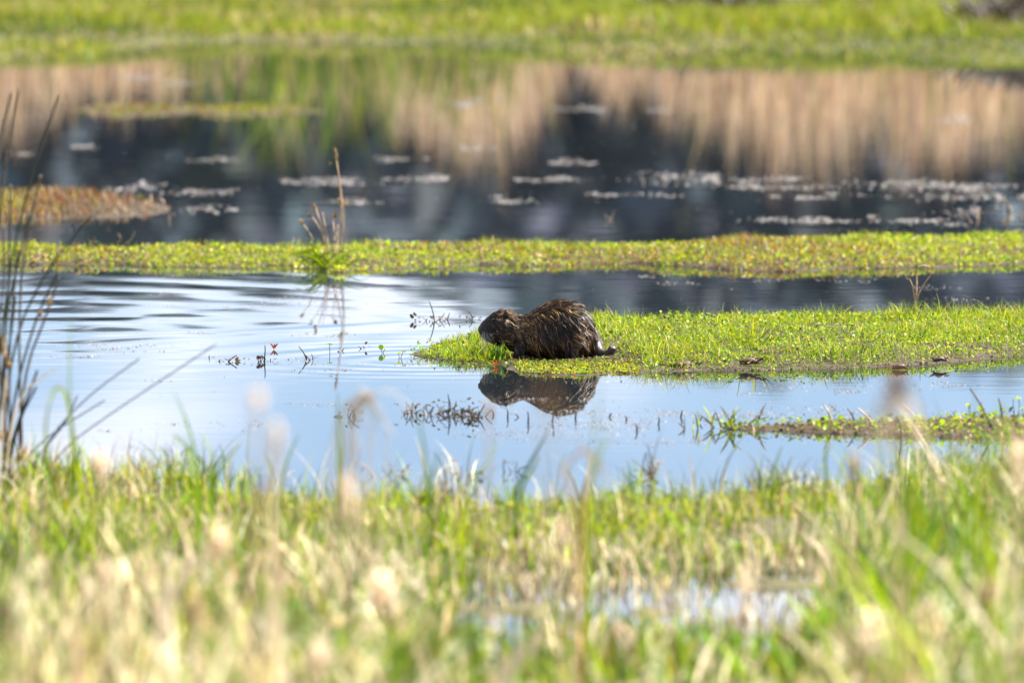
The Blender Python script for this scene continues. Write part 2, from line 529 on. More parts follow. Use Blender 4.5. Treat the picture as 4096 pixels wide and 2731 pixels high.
# ------------------------------------------------------------------ vegetation that cannot be counted
def stuff(name, parts, mat, label):
    V, f, C = merge(parts)
    o = mesh_obj(name, V, f, mat, col=C)
    return tag(o, label, None, None, 'stuff')

# islet of the animal: leafy mat and short grass
def clear_animal(p, pad=0.0):
    x, y = p[:, 0] - nut_c[0], p[:, 1] - nut_c[1]
    return ~((x > -0.29 - pad) & (x < 0.40 + pad) & (y > -0.42) & (y < 0.14)) & ~((x > -.36) & (x < .46) & (y < -.3))
p, s = isl_a.points(44000, -0.07)
p = p[clear_animal(p) & (RNG.random(len(p)) < .4 + .9 * fbm(p[:, 0], p[:, 1], 88, 3.0))]
n = len(p)
m1 = fbm(p[:, 0], p[:, 1], 81, 1.6); m2 = fbm(p[:, 0], p[:, 1], 85, 4.0)
wts = np.stack([0.9 + 0 * m1, 1.4 * m1 + 0.3, 0.15 * m2, 0.35 + 0 * m1, np.clip(m2 - 0.6, 0, 1) * 1.0, np.clip(m1 - 0.55, 0, 1) * 3], 1)
pl = p.copy(); pl[:, 2] += RNG.uniform(0.0, 0.05, n) * (.1 + 1.2 * fbm(p[:, 0], p[:, 1], 89, 4.5)) 
A1 = leaves(pl, RNG.uniform(0.003, 0.008, n), pick(n, [GREEN, LIME, YELL, DEEP, RUST, BROWN], wts), 0.7, 6)
p2, s2 = isl_a.points(80000, 0.0)
clear_a = clear_animal(p2, 0.02) & (RNG.random(len(p2)) < 0.35 + 0.65 * fbm(p2[:, 0], p2[:, 1], 87, 2.0))
p2 = p2[clear_a]
n2 = len(p2)
tall = fbm(p2[:, 0], p2[:, 1], 90, 2.5)
hh = RNG.uniform(0.02, 0.065, n2) * (0.2 + 2.2 * tall ** 2) + (RNG.random(n2) < 0.04) * RNG.uniform(0.01, 0.06, n2)
hh *= np.clip(s2[clear_a] / .3 + .35, 0, 1)
m5 = fbm(p2[:, 0], p2[:, 1], 86, 2.4)
A2 = blades(p2, hh, RNG.uniform(0.002, 0.0045, n2), RNG.uniform(0.2, 1.1, n2), pick(n2, [GREEN, LIME, YELL, DEEP, TAN], np.stack([.5 + m5, .9 + m5, 2.6 * np.clip(m5 - .35, 0, 1) + .15, 1.6 * np.clip(.6 - m5, 0, 1), .1 + 0 * m5], 1)))
kk = RNG.random(len(A1[1])) < .62
A1 = (A1[0], A1[1][kk], A1[2])
stuff('islet_grass', [A1, A2], M_GRASS, 'bright green grass and leafy mat covering the islet behind the animal')

# fringe of leaves and grass before the animal and around its chin
x = RNG.uniform(W(2060, 1480)[0], W(2560, 1480)[0], 3200); y = RNG.uniform(W(0, 1500)[1], W(0, 1458)[1], 3200)
k = isl_a.s(x, y) > 0.0
p = np.stack([x[k], y[k], np.maximum(isl_a.h(x[k], y[k]), 0)], 1); n = len(p)
B1 = leaves(p + np.array([0, 0, 1]) * RNG.uniform(0, .008, n)[:, None], RNG.uniform(.003, .008, n), pick(n, [GREEN, LIME, YELL, RUST, BROWN, DKB], [1, 1.2, .7, .35, .5, .7]), 0.7)
q = p[RNG.random(n) < 0.16]; n = len(q)
B2 = blades(q, RNG.uniform(.006, .034, n) ** 1.0, RNG.uniform(.002, .004, n), RNG.uniform(.1, .9, n), pick(n, [GREEN, LIME, YELL, RUST, BROWN], [1, 1.6, .6, .3, .3]))
x = RNG.uniform(W(1660, 1420)[0], W(2050, 1420)[0], 2400); y = RNG.uniform(W(0, 1450)[1], W(0, 1375)[1], 2400)
k = (isl_a.s(x, y) > -0.03) & (RNG.random(len(x)) < np.clip((x - W(1640, 1420)[0]) / .26, .06, 1)) & ~((x > NUT[0] + 0.13) & (y > nut_c[1] - .12)) & ~((x > NUT[0] + .02) & (y < nut_c[1] - .1) & (RNG.random(len(x)) < .85))
p = np.stack([x[k], y[k], np.maximum(isl_a.h(x[k], y[k]), -.002)], 1); n = len(p)
B3 = blades(p, RNG.uniform(.015, .075, n) * (0.35 + 0.8 * np.clip((p[:, 0] - W(1660, 1420)[0]) / .35, 0, 1)), RNG.uniform(.0025, .0055, n), RNG.uniform(.1, 1.0, n), pick(n, [GREEN, LIME, YELL, DEEP, TAN, BROWN], [1.2, 1.6, .4, .5, .15, .15]))
q = p[RNG.random(n) < .8]; n = len(q)
B4 = leaves(q + np.array([0, 0, 1]) * RNG.uniform(0, .014, n)[:, None], RNG.uniform(.004, .010, n), pick(n, [GREEN, LIME, DEEP, BROWN], [1, 1.2, .6, .3]), 0.7)
x = RNG.uniform(nut_c[0] - .35, nut_c[0] + .48, 2600); y = RNG.uniform(nut_c[1] - .5, nut_c[1] + .3, 2600)
p = np.stack([x, y, np.maximum(isl_a.h(x, y), -.002) + RNG.uniform(.001, .008, 2600)], 1)
B5 = leaves(p, RNG.uniform(.003, .009, 2600), pick(2600, [DKB, BROWN, GREEN, DEEP, LIME, RUST], [1.4, .9, .6, .7, .4, .15]), .4)
q = p[(RNG.random(2600) < .35) & ((y > nut_c[1] + .16) | (x > nut_c[0] + .37))]
B6 = blades(q, RNG.uniform(.012, .045, len(q)), RNG.uniform(.002, .004, len(q)), RNG.uniform(.1, .9, len(q)), pick(len(q), [GREEN, LIME, DEEP, YELL], [1, 1.2, .5, .4]))
stuff('edge_grass', [B1, B2, B3, B4, B5, B6], M_GRASS, 'short grass and leaves at the waterline in front of the animal')

# long bank: leafy mat, rusty patches
p, s = isl_b.points(70000, -0.04)
n = len(p)
m1 = fbm(p[:, 0], p[:, 1] * .6, 91, 1.5); m2 = fbm(p[:, 0], p[:, 1], 95, 5.0)
right = np.clip((p[:, 0] - W(1300, 1040)[0]) / 2.0, 0, 1)
wts = np.stack([0.6 + 0 * m1, 1.1 * (1 - m1) + .5, 1.0 * m2 + .2, .25 + 0 * m1, np.clip(m1 - .40, 0, 1) * 5 * (.25 + right), np.clip(m1 - .42, 0, 1) * 5.5 * (.3 + right), .12 + 0 * m1], 1)
k = (RNG.random(n) < np.clip(1.9 * fbm(p[:, 0], p[:, 1], 99, 3.5) - .25 * np.clip(s / .25, .25, 1), 0, 1)); p, m1, m2, wts = p[k], m1[k], m2[k], wts[k]; n = len(p)
pl = p.copy(); pl[:, 2] += RNG.uniform(.0, .035, n) * (0.1 + 1.2 * fbm(p[:, 0], p[:, 1], 93, 2.6))
C1 = leaves(pl, RNG.uniform(.003, .009, n), pick(n, [GREEN, LIME, YELL, DEEP, RUST, BROWN, TAN], wts), .8)
p2, s2 = isl_b.points(60000, -0.03); kb = RNG.random(len(p2)) < np.clip(3.0 * fbm(p2[:, 0], p2[:, 1] * .7, 98, 3.0) - .75, .08, 1); p2, s2 = p2[kb], s2[kb]; n2 = len(p2)
m1 = fbm(p2[:, 0], p2[:, 1] * .6, 91, 1.5); rb = .15 + np.clip((p2[:, 0] - W(1300, 1040)[0]) / 2.0, 0, 1)
wb = np.stack([.8 + 0 * m1, 1.3 + 0 * m1, .4 + 0 * m1, 7 * np.clip(m1 - .46, 0, 1) * rb, .25 + 2 * np.clip(m1 - .5, 0, 1) * rb, .1 + 8 * np.clip(m1 - .46, 0, 1) * rb], 1)
C2 = blades(p2, RNG.uniform(.015, .06, n2) * (.15 + 1.5 * fbm(p2[:, 0], p2[:, 1], 97, 3.2) ** 1.5), RNG.uniform(.003, .006, n2), RNG.uniform(.1, .9, n2), pick(n2, [GREEN, LIME, YELL, RUST, TAN, BROWN], wb))
stuff('bank_plants', [C1, C2], M_GRASS, 'yellow green and rusty low plants covering the long bank')

# rusty weeds on the mud flat
p, s = isl_c.points(26000, -0.55)
dens = np.clip((W(720, 830)[0] - p[:, 0]) / 0.9, 0.05, 1)
p = p[(RNG.random(len(p)) < dens * (0.2 + .8 * fbm(p[:, 0], p[:, 1], 101, 3)))]; n = len(p)
green = np.clip(0.9 - (p[:, 0] - W(0, 830)[0]) / .25, 0, 1) * 1.5 + .15
wts = np.stack([green, green * .6, 1 + 0 * green, 1 + 0 * green, .6 + 0 * green, .5 + 0 * green], 1)
D1 = blades(p, RNG.uniform(.012, .06, n) * (.3 + fbm(p[:, 0], p[:, 1], 103, 2)), RNG.uniform(.004, .009, n), RNG.uniform(.1, .9, n), pick(n, [LIME, YELL, RUST, BROWN, TAN, DKB], wts), 2)
stuff('mudflat_weeds', [D1], M_DRY, 'rusty brown weeds standing on the half drowned mud flat')

# small distant islet
p, s = isl_d.points(22000, -0.45); k = RNG.random(len(p)) < np.clip(.15 + s * 1.2, .04, 1) * (.2 + fbm(p[:, 0], p[:, 1], 105, 1.8)); p, s = p[k], s[k]; n = len(p)
t = (p[:, 0] - isl_d.x0) / (isl_d.x1 - isl_d.x0)
wts = np.stack([.5 + t, .4 + 1.6 * t, 1.1 - .8 * t, .9 - .6 * t, .6 + 0 * t], 1)
E1 = blades(p, RNG.uniform(.015, .065, n) * (.2 + 1.2 * fbm(p[:, 0], p[:, 1], 107, 2.0)) * np.clip(.4 + s, .2, 1), RNG.uniform(.006, .012, n), RNG.uniform(.1, .8, n), pick(n, [GREEN, LIME, RUST, BROWN, TAN], wts), 2)
stuff('islet_weeds', [E1], M_DRY, 'brown and green weeds on the small distant islet')

# far shore meadow
n = 120000
x = RNG.uniform(-5.5, 5.5, n); y = RNG.uniform(71, 81, n)
k = (far_s(x, y) > -0.35); x, y = x[k], y[k]; n = len(x)
p = np.stack([x, y, np.maximum(far_h(x, y), -.01)], 1)
m1 = fbm(x * .5, y * 1.2, 111, 1.0, 2); m2 = fbm(x * .6, y * 1.3, 115, 1.7, 2); s = far_s(x, y)
wts = np.stack([.7 + 0 * m1, .4 + 1.4 * m1, .7 * m2 + .2, 9 * np.clip(.50 - m1, 0, 1), .08 + 6 * np.clip(m2 - .56, 0, 1), .08 + 9 * np.clip(m2 - .60, 0, 1)], 1)
G1 = blades(p, RNG.uniform(.04, .16, n) * (.15 + 1.3 * m1) * np.clip(.4 + s * .3, .4, 1.0), RNG.uniform(.008, .018, n), RNG.uniform(.1, .8, n), pick(n, [(.11, .165, .008), (.19, .215, .010), (.28, .25, .03), (.035, .07, .008), TAN, BROWN], wts), 2)
stuff('far_meadow', [G1], M_GRASS, 'green and yellow grass along the far shore')

# dry reed stand behind the far shore; the pond mirrors it
rp = np.array([[-900, 1.4], [0, 1.4], [300, 1.35], [500, 1.2], [800, 1.05], [1200, 1.25], [1500, 1.25], [1750, 1.75], [2150, 1.65], [2300, .95], [2450, 1.35],
               [2600, .95], [2750, 1.7], [3000, 1.85], [3300, 1.7], [3500, 1.3], [3700, 1.75], [4096, 1.5], [5000, 1.4]])
n = 34000
x = RNG.uniform(-9, 9, n); y = RNG.uniform(85.5, 97, n)
px = x / y * F + 2048
cl = fbm(x, y * .15, 121, 1.6)
hr = np.interp(px, rp[:, 0], rp[:, 1]) * (y / 89) * RNG.uniform(.25, 1.08, n) * (.42 + .75 * cl)
p = np.stack([x, y, far_h(x, y)], 1)
H1 = blades(p, hr, RNG.uniform(.012, .03, n), RNG.uniform(.02, .22, n), pick(n, [(.54, .41, .28), (.66, .53, .40), BROWN, GREEN, (.40, .28, .18)], [1.4, 1.0, .3, .12, 1.0]), 3)
k = 9000
x = RNG.uniform(-7, 7, k); y = RNG.uniform(82.8, 86.5, k); px = x / y * F + 2048
cl = fbm(x, y * .3, 125, 1.3); amt = np.interp(px, [-500, 500, 700, 1900, 2300, 5000], [.45, .45, 1.05, 1.05, .5, .5])
H2 = blades(np.stack([x, y, far_h(x, y)], 1), RNG.uniform(.35, .95, k) * np.clip(2.4 * cl - .45, .15, 1.3) * amt, RNG.uniform(.012, .025, k), RNG.uniform(.05, .5, k), pick(k, [GREEN, DEEP, LIME, TAN], [1.2, .8, .8, .5]), 3)
stuff('dry_reeds', [H1, H2], M_DRY, 'tall tan dry reeds behind the far shore')

# woodland further back, seen as the dark mirror image
n = 130000
x = RNG.uniform(-75, 75, n); y = RNG.uniform(150, 185, n)
top = 6.9 + 2.6 * (fbm(x, y * .4, 131, .18) - .5) + 1.2 * (fbm(x, y, 135, .7) - .5) + 0.5 * np.clip(x / 5, -1, 2) + (y - 150) * .02
z = far_h(x, y) + top * RNG.random(n) ** .7
col = pick(n, [(.105, .130, .160), (.115, .142, .178), (.120, .138, .160), (.14, .140, .138)], [1, 1, .5, .35])  # distance haze put into the leaf colour as pale blue-grey
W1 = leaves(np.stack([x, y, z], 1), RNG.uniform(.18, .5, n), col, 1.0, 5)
M_HAZY_WOOD = mat_leaf('hazy_wood_leaf', trans=.42, rough=.7, spec=.1, tint=(1, 1, 1))
stuff('woodland', [W1], M_HAZY_WOOD, 'dark woodland behind the reeds')

# ------------------------------------------------------------------ near bank vegetation
def near_strip(n, y0, y1, x_of=None, rng=RNG, land=-0.02):
    n = int(n * 1.3); y = rng.uniform(y0, y1, n); hw = 2048 / F * y * 1.6
    x = rng.uniform(-hw, hw)
    z = near_h(x, y)
    k = z > land
    return np.stack([x, y, np.maximum(z, -.003)], 1)[k]
def pxof(p): return p[:, 0] / p[:, 1] * F + 2048

# fringe: short grass and small leaves by the water
p = near_strip(30000, 40.6, 45.2, land=-0.03)
d = 0.12 + .88 * (p[:, 2] > 0.004); d *= np.clip(2.6 * fbm(p[:, 0], p[:, 1], 141, 2.8) - .65, .06, 1)
p = p[RNG.random(len(p)) < d]; n = len(p); X = pxof(p)
m = fbm(p[:, 0], p[:, 1], 145, 1.8)
wts = np.stack([1.2 + 0 * m, 1.1 + 0 * m, .4 + m, .6 + 0 * m, .45 + .7 * (m > .55), .5 + 0 * m], 1)
N1 = blades(p, RNG.uniform(.03, .13, n) * (.15 + 1.7 * m ** 1.4), RNG.uniform(.003, .008, n), RNG.uniform(.1, .8, n), pick(n, [GREEN, LIME, YELL, DEEP, TAN, BROWN], wts))
q = p[RNG.random(n) < .7]; k = len(q)
N2 = leaves(q + np.array([0, 0, 1]) * RNG.uniform(0, .035, k)[:, None], RNG.uniform(.005, .013, k), pick(k, [GREEN, LIME, YELL, DEEP, BROWN], [1, 1.2, .6, .4, .5]), .8)
# thin stalks poking up out of the fringe
p = near_strip(1500, 36.5, 43.6, land=-.03); n = len(p)
N3 = blades(p, RNG.uniform(.08, .34, n) * (.4 + fbm(p[:, 0], p[:, 1], 147, 1.5)), RNG.uniform(.003, .008, n), RNG.uniform(.05, .7, n), pick(n, [TAN, PALE, BROWN, GREEN, LIME, DKB], [1.2, .8, .7, .8, .8, .4]), 4, droop=RNG.uniform(0, .4, n))
tc = near_strip(190, 40.2, 45.2, land=-.09)
q, hq, cq = [], [], []
for c in tc:
    k = int(RNG.integers(8, 34)); h0 = RNG.uniform(.07, .22) + (RNG.random() < .3) * .13; sp_ = RNG.uniform(.02, .09)
    q.append(c + np.stack([RNG.normal(0, sp_, k), RNG.normal(0, sp_ * 2, k), np.zeros(k)], 1)); hq.append(h0 * RNG.uniform(.35, 1.05, k))
    u = RNG.random()
    cq.append(pick(k, [GREEN, LIME, DEEP, TAN, PALE, BROWN], [1.4, 1.2, .6, .1, .05, .1] if u < .5 else ([.3, .3, .1, 1.2, 1.1, .4] if u < .8 else [.2, .2, .2, .6, .2, 1.6])))
q, hq, cq = np.concatenate(q), np.concatenate(hq), np.concatenate(cq); n = len(q)
N4 = blades(q, hq, RNG.uniform(.003, .009, n), RNG.uniform(.1, .9, n), cq, 4, droop=RNG.uniform(0, .45, n))
stuff('near_grass', [N1, N2, N3, N4], M_GRASS, 'short green grass at the near waterline')

# taller mixed grass on the near bank
def tall_mix(n, y0, y1, hfun, wfun, tfun, name, label, wid=(.006, .014), lean=(.1, .7)):
    p = near_strip(n, y0, y1, land=-0.05)
    X = pxof(p)
    pr = wfun(X, p[:, 1]) * np.clip(3.0 * fbm(p[:, 0], p[:, 1] * .7, 151, 2.4) - .9, .04, 1)
    p = p[RNG.random(len(p)) < pr]; n = len(p); X = pxof(p)
    tan = np.clip(tfun(X) + 4.0 * (fbm(p[:, 0], p[:, 1] * .5, 155, 2.6, 2) - .5), 0, 1.25)
    tan = tan * .72
    wts = np.stack([1.3 * (1 - tan), .8 * (1 - tan), .05 + 0 * tan, 1.1 * (1 - tan), 1.4 * tan, 1.3 * tan, .10 + .5 * tan], 1).clip(.02, 9)
    cl = fbm(p[:, 0], p[:, 1], 158, 2.2)
    h = hfun(X) * RNG.uniform(.4, 1.1, n) * (.25 + 1.4 * cl)
    g = blades(p, h, RNG.uniform(*wid, n), RNG.uniform(*lean, n), pick(n, [GREEN, LIME, YELL, DEEP, TAN, PALE, BROWN], wts), 4, droop=RNG.uniform(0, .35, n))
    stuff(name, [g], M_GRASS, label)
I = lambda *a: (lambda X, a=np.array(a): np.interp(X, a[:, 0], a[:, 1]))
in_pool = lambda X, Y: np.where((X > 1800) & (X < 3350), .30, 1.0)
tall_mix(20000, 37.6, 41.2, I((0, .20), (1500, .18), (2000, .10), (3200, .14), (3450, .46), (4096, .50)), in_pool,
         I((0, .32), (800, .3), (1600, .35), (2100, .75), (3200, .7), (3450, .05), (4096, .15)), 'pool_grass', 'mixed green and straw grass around the shallow pool')
tall_mix(15000, 33.2, 37.6, I((0, .50), (900, .50), (1500, .44), (1800, .26), (2100, .17), (3100, .17), (3350, .30), (3600, .50), (4096, .52)), lambda X, Y: 1.0 + 0 * X,
         I((0, .42), (700, .38), (1300, .62), (1700, .42), (2000, .3), (2600, .2), (3100, .35), (3450, .08), (4096, .25)), 'bank_grass', 'blurred tall grass on the near bank, straw coloured to green', (.009, .030))
tall_mix(6500, 29.0, 33.2, I((0, .78), (1300, .74), (1700, .56), (2100, .46), (3100, .46), (3400, .62), (4096, .74)), lambda X, Y: .75 + 0 * X,
         I((0, .48), (700, .5), (1300, .7), (1900, .22), (2700, .2), (3200, .35), (3500, .2), (4096, .35)), 'straw_grass', 'tall blurred straw and grass closest to the viewer', (.010, .034), (.05, .6))

q = near_strip(260, 29.5, 37.5, land=0)
X = pxof(q); k = RNG.random(len(q)) < np.interp(X, [0, 1400, 1800, 3000, 3400, 4096], [.6, .75, .35, .3, .35, .45]); q = q[k]
q[:, 2] += np.interp(pxof(q), [0, 1400, 1900, 3100, 3600, 4096], [.5, .48, .34, .34, .5, .52]) * RNG.uniform(.55, 1.2, len(q)) * np.interp(q[:, 1], [29.5, 37.5], [1.25, .75])
m_ = 46; cen = np.repeat(q, m_, 0); el = np.repeat(RNG.uniform(.6, 2.2, len(q)), m_); sz = np.repeat(RNG.uniform(.012, .026, len(q)), m_)
tl_ = np.repeat(RNG.normal(0, .5, len(q)), m_); dz = RNG.normal(0, 1, len(cen)) * sz * el
cen = cen + np.stack([RNG.normal(0, 1, len(cen)) * sz * .6 + dz * tl_, RNG.normal(0, 1, len(cen)) * sz * .6, dz], 1)
hc = np.repeat(pick(len(q), [(.86, .75, .60), (.70, .54, .36), (.5, .36, .22)], [1.2, .8, .4]), m_, 0)
K1 = leaves(cen, sz * RNG.uniform(.25, .5, len(cen)), np.clip(hc, 0, .9), 1.2, 5, RNG, .4)
K2 = blades(q * np.array([1, 1, 0]) + np.array([0, 0, .05]), q[:, 2] - .05, np.full(len(q), .005), np.abs(RNG.normal(0, .05, len(q))), pick(len(q), [TAN, PALE], [1, 1]), 3)
stuff('feathery_seed_heads', [K1, K2], M_FLUFF, 'many blurred cream seed heads scattered through the near straw')

# matted debris and small leaves on the bar
p, s = isl_g.points(16000, -0.10); p = p[RNG.random(len(p)) < .25 + .7 * fbm(p[:, 0], p[:, 1], 161, 4)]; n = len(p)
J1 = blades(p, RNG.uniform(.006, .03, n), RNG.uniform(.003, .007, n), RNG.uniform(.6, 2.0, n), pick(n, [BROWN, DKB, TAN, RUST, LIME], [1.3, 1, .6, .5, .4]))
p, s = isl_g.points(3200, -0.16); n = len(p); k = len(p)
J2 = leaves(p + np.array([0, 0, 1]) * RNG.uniform(.005, .03, k)[:, None], RNG.uniform(.006, .013, k), pick(k, [GREEN, LIME, DEEP, BROWN], [1, 1.3, .4, .6]), .6)
stuff('debris_litter', [J1, J2], M_GRASS, 'brown litter and small leaves matted on the debris bar')

# floating film and specks; far streaks stand in for sky mirrored in ruffled water
spots = [(1270, 727, 230, 9), (1680, 716, 160, 9), (2270, 648, 110, 6), (2190, 716, 130, 8), (2030, 803, 90, 7), (2490, 780, 120, 6), (2750, 720, 250, 12),
         (2980, 735, 160, 16), (3560, 735, 420, 16), (3250, 790, 120, 7), (3900, 800, 180, 24), (560, 745, 110, 12), (800, 765, 100, 12), (830, 838, 90, 9),
         (300, 850, 260, 22), (1470, 806, 90, 6), (1600, 633, 80, 5), (1890, 597, 60, 5), (880, 635, 80, 6), (330, 590, 70, 5), (70, 618, 50, 5), (550, 312, 110, 6),
         (700, 336, 80, 5), (1860, 412, 140, 8), (2370, 436, 130, 6), (2650, 444, 60, 5), (3830, 483, 70, 6), (3270, 880, 240, 8), (3650, 880, 180, 10), (3800, 460, 60, 4),
         (2700, 1130, 110, 4), (2560, 1102, 80, 4), (3250, 1120, 140, 4), (3780, 1150, 110, 4), (3820, 1195, 90, 4), (670, 1172, 70, 6), (800, 1225, 110, 5), (1230, 1188, 90, 4), (1190, 1210, 160, 4),
         (850, 1330, 110, 4), (1270, 1340, 130, 4), (420, 1380, 230, 6), (250, 1425, 190, 4), (500, 1405, 130, 4), (640, 1522, 70, 3), (1050, 1440, 260, 7), (1300, 1480, 160, 4),
         (1700, 1450, 200, 6), (1250, 1620, 120, 5), (660, 1700, 60, 6), (860, 1692, 50, 5), (420, 1720, 60, 4), (1060, 1690, 90, 10), (1800, 1655, 160, 8), (2100, 1600, 200, 5), (2400, 1690, 420, 24),
         (2150, 1735, 380, 18), (2800, 1650, 420, 22), (3150, 1640, 260, 16), (3300, 1560, 260, 10), (2600, 1530, 240, 6), (3600, 1545, 240, 8), (560, 1790, 120, 5), (650, 1850, 160, 5), (2650, 1760, 260, 10), (3900, 1660, 160, 10)]
rg = np.random.default_rng(5)
PS, CS = [], []
for (cx, cy, wx, wy) in spots:
    far = cy < 950
    k = int(wx * (0.95 if far else 0.5) * (.6 + wy / 14))
    # streaks: a few thin bands inside each patch
    band = rg.integers(0, 7, k)
    bx = rg.normal(0, .6, 7)[band] * wx + rg.normal(0, .5, k) * wx * rg.uniform(.08, .9, 7)[band]
    by = rg.normal(0, .9, 7)[band] * wy + rg.normal(0, .35, k) * wy
    pts = np.array([W(cx + a, cy + b, .001) for a, b in zip(bx, by)])
    PS.append(pts); CS.append(np.full(k, 1.0 if far else .55))
for k, (y0, y1) in ((500, (560, 930)), (160, (300, 560)), (160, (1110, 1450)), (380, (1500, 1850))):
    gx, gy = rg.uniform(-100, 4200, k), rg.uniform(y0, y1, k)
    cl = fbm(gx / 300, gy / 12, 191, 1.0) > .52
    PS.append(np.array([W(a, b, .001) for a, b in zip(gx[cl], gy[cl])])); CS.append(np.full(int(cl.sum()), .5))
p = np.concatenate(PS); sc_ = np.concatenate(CS); n = len(p)
r = rg.uniform(.003, .011, n) * sc_
col = pick(n, [(.30, .30, .32), (.22, .21, .21), (.14, .11, .08), (.07, .05, .04)], [1.2, .7, .35, .3], rg)
S1 = leaves(p + np.array([0, 0, .002]), r, col, .14, 6, rg)
stuff('scum_and_sky_streaks', [S1], M_FLUFF, 'pale flecks of scum on the pond, with far streaks standing in for mirrored sky')

# ------------------------------------------------------------------ the animal
def loft(rings, seg=28, power=2.3):
    """rings of (x, ztop, zbot, halfwidth)"""
    V, q = [], []
    for (x, zt, zb, w) in rings:
        c, h = (zt + zb) / 2, (zt - zb) / 2
        for j in range(seg):
            a = 2 * math.pi * j / seg
            ca, sa = math.cos(a), math.sin(a)
            V.append((x, w * math.copysign(abs(ca) ** (2 / power), ca), c + h * math.copysign(abs(sa) ** (2 / power), sa)))
    for i in range(len(rings) - 1):
        for j in range(seg):
            j2 = (j + 1) % seg
            q.append((i * seg + j, i * seg + j2, (i + 1) * seg + j2, (i + 1) * seg + j))
    V = np.array(V)
    n = len(V)
    V = np.concatenate([V, V[:seg].mean(0, keepdims=True), V[-seg:].mean(0, keepdims=True)])
    t = [((j + 1) % seg, j, n) for j in range(seg)] + [(n - seg + j, n - seg + (j + 1) % seg, n + 1) for j in range(seg)]
    return V, [np.array(q), np.array(t)]

body_rings = [(0.002, .150, .126, .012), (.008, .163, .112, .023), (.02, .175, .099, .031), (.04, .193, .085, .038), (.06, .207, .076, .046), (.085, .217, .067, .053),
              (.11, .220, .058, .057), (.14, .212, .048, .060), (.165, .200, .040, .064), (.19, .194, .032, .070), (.215, .206, .026, .078), (.24, .224, .020, .085), (.28, .243, .012, .094),
              (.33, .258, .010, .102), (.38, .254, .010, .107), (.42, .235, .014, .105), (.45, .203, .022, .096), (.472, .168, .030, .078), (.487, .132, .045, .052), (.493, .105, .065, .02)]
pieces = [loft(body_rings)]
for sgn in (-1, 1):
    pieces.append(tube([(.185, sgn * .040, .09), (.172, sgn * .050, .055), (.158, sgn * .052, .022), (.148, sgn * .052, .008), (.128, sgn * .053, .006)], [.028, .022, .016, .013, .010], 10))
    for k in (-1.2, -.4, .4, 1.2):
        pieces.append(tube([(.135, sgn * .053 + k * .005, .007), (.118, sgn * .053 + k * .009, .006), (.106, sgn * .053 + k * .011, .003)], [.005, .0045, .003], 6))
    pieces.append(tube([(.43, sgn * .06, .12), (.41, sgn * .085, .08), (.40, sgn * .094, .045), (.425, sgn * .096, .018), (.40, sgn * .099, .010), (.365, sgn * .102, .008)], [.050, .050, .036, .018, .015, .013], 12))
    for k in (-1.4, -.5, .5, 1.4):
        pieces.append(tube([(.372, sgn * .102 + k * .006, .008), (.345, sgn * .103 + k * .011, .006), (.328, sgn * .103 + k * .013, .003)], [.006, .005, .003], 6))
V, fcs, _ = merge([(v, f, np.zeros((len(v), 3))) for v, f in pieces])

M_SKIN = mat_solid('animal_skin', (.010, .007, .005), (.022, .014, .009), 60, 0.5, 0.4, 0.002)
M_TAIL = mat_solid('tail_skin', (.030, .024, .022), (.075, .062, .058), 160, 0.33, 0.6, 0.003)
M_NOSE = mat_solid('nose_skin', (.010, .009, .009), (.03, .026, .025), 120, 0.3, 0.5, 0.001)
M_EYE = mat_solid('eye', (.004, .003, .003), (.006, .004, .003), 10, 0.05, 0.6)
def mat_fur():
    m, n, l = new_mat('wet_fur')
    out = n.new('ShaderNodeOutputMaterial'); pr = n.new('ShaderNodeBsdfPrincipled')
    at = n.new('ShaderNodeAttribute'); at.attribute_name = 'Col'
    pr.inputs['Roughness'].default_value = 0.36
    pr.inputs['Specular IOR Level'].default_value = 0.3
    l.new(at.outputs['Color'], pr.inputs['Base Color']); l.new(pr.outputs[0], out.inputs['Surface'])
    return m
M_FUR = mat_fur()

NB = np.array([NUT[0], NUT_Y, -0.020])
nutria = empty('nutria', NB)
nutria.scale = (1.05, 1.05, 1.05)
tag(nutria, 'wet dark brown nutria hunched on the grassy islet at the waterline', 'nutria')
body = mesh_obj('body', V + NB, fcs, M_SKIN, nutria)
rm = body.modifiers.new('remesh', 'REMESH'); rm.mode = 'VOXEL'; rm.voxel_size = 0.0042; rm.use_smooth_shade = True
sm = body.modifiers.new('smooth', 'SMOOTH'); sm.factor = 0.5; sm.iterations = 5
dg = bpy.context.evaluated_depsgraph_get()
ev = body.evaluated_get(dg)
me2 = bpy.data.meshes.new_from_object(ev)
body.modifiers.clear(); body.data = me2
me2.materials.clear(); me2.materials.append(M_SKIN)
me2.calc_loop_triangles()
tv = np.zeros(len(me2.loop_triangles) * 3, np.int32); me2.loop_triangles.foreach_get('vertices', tv); tv = tv.reshape(-1, 3)
vc = np.zeros(len(me2.vertices) * 3, np.float32); me2.vertices.foreach_get('co', vc); vc = vc.reshape(-1, 3).astype(float)
vn = np.zeros(len(me2.vertices) * 3, np.float32); me2.vertices.foreach_get('normal', vn); vn = vn.reshape(-1, 3).astype(float)

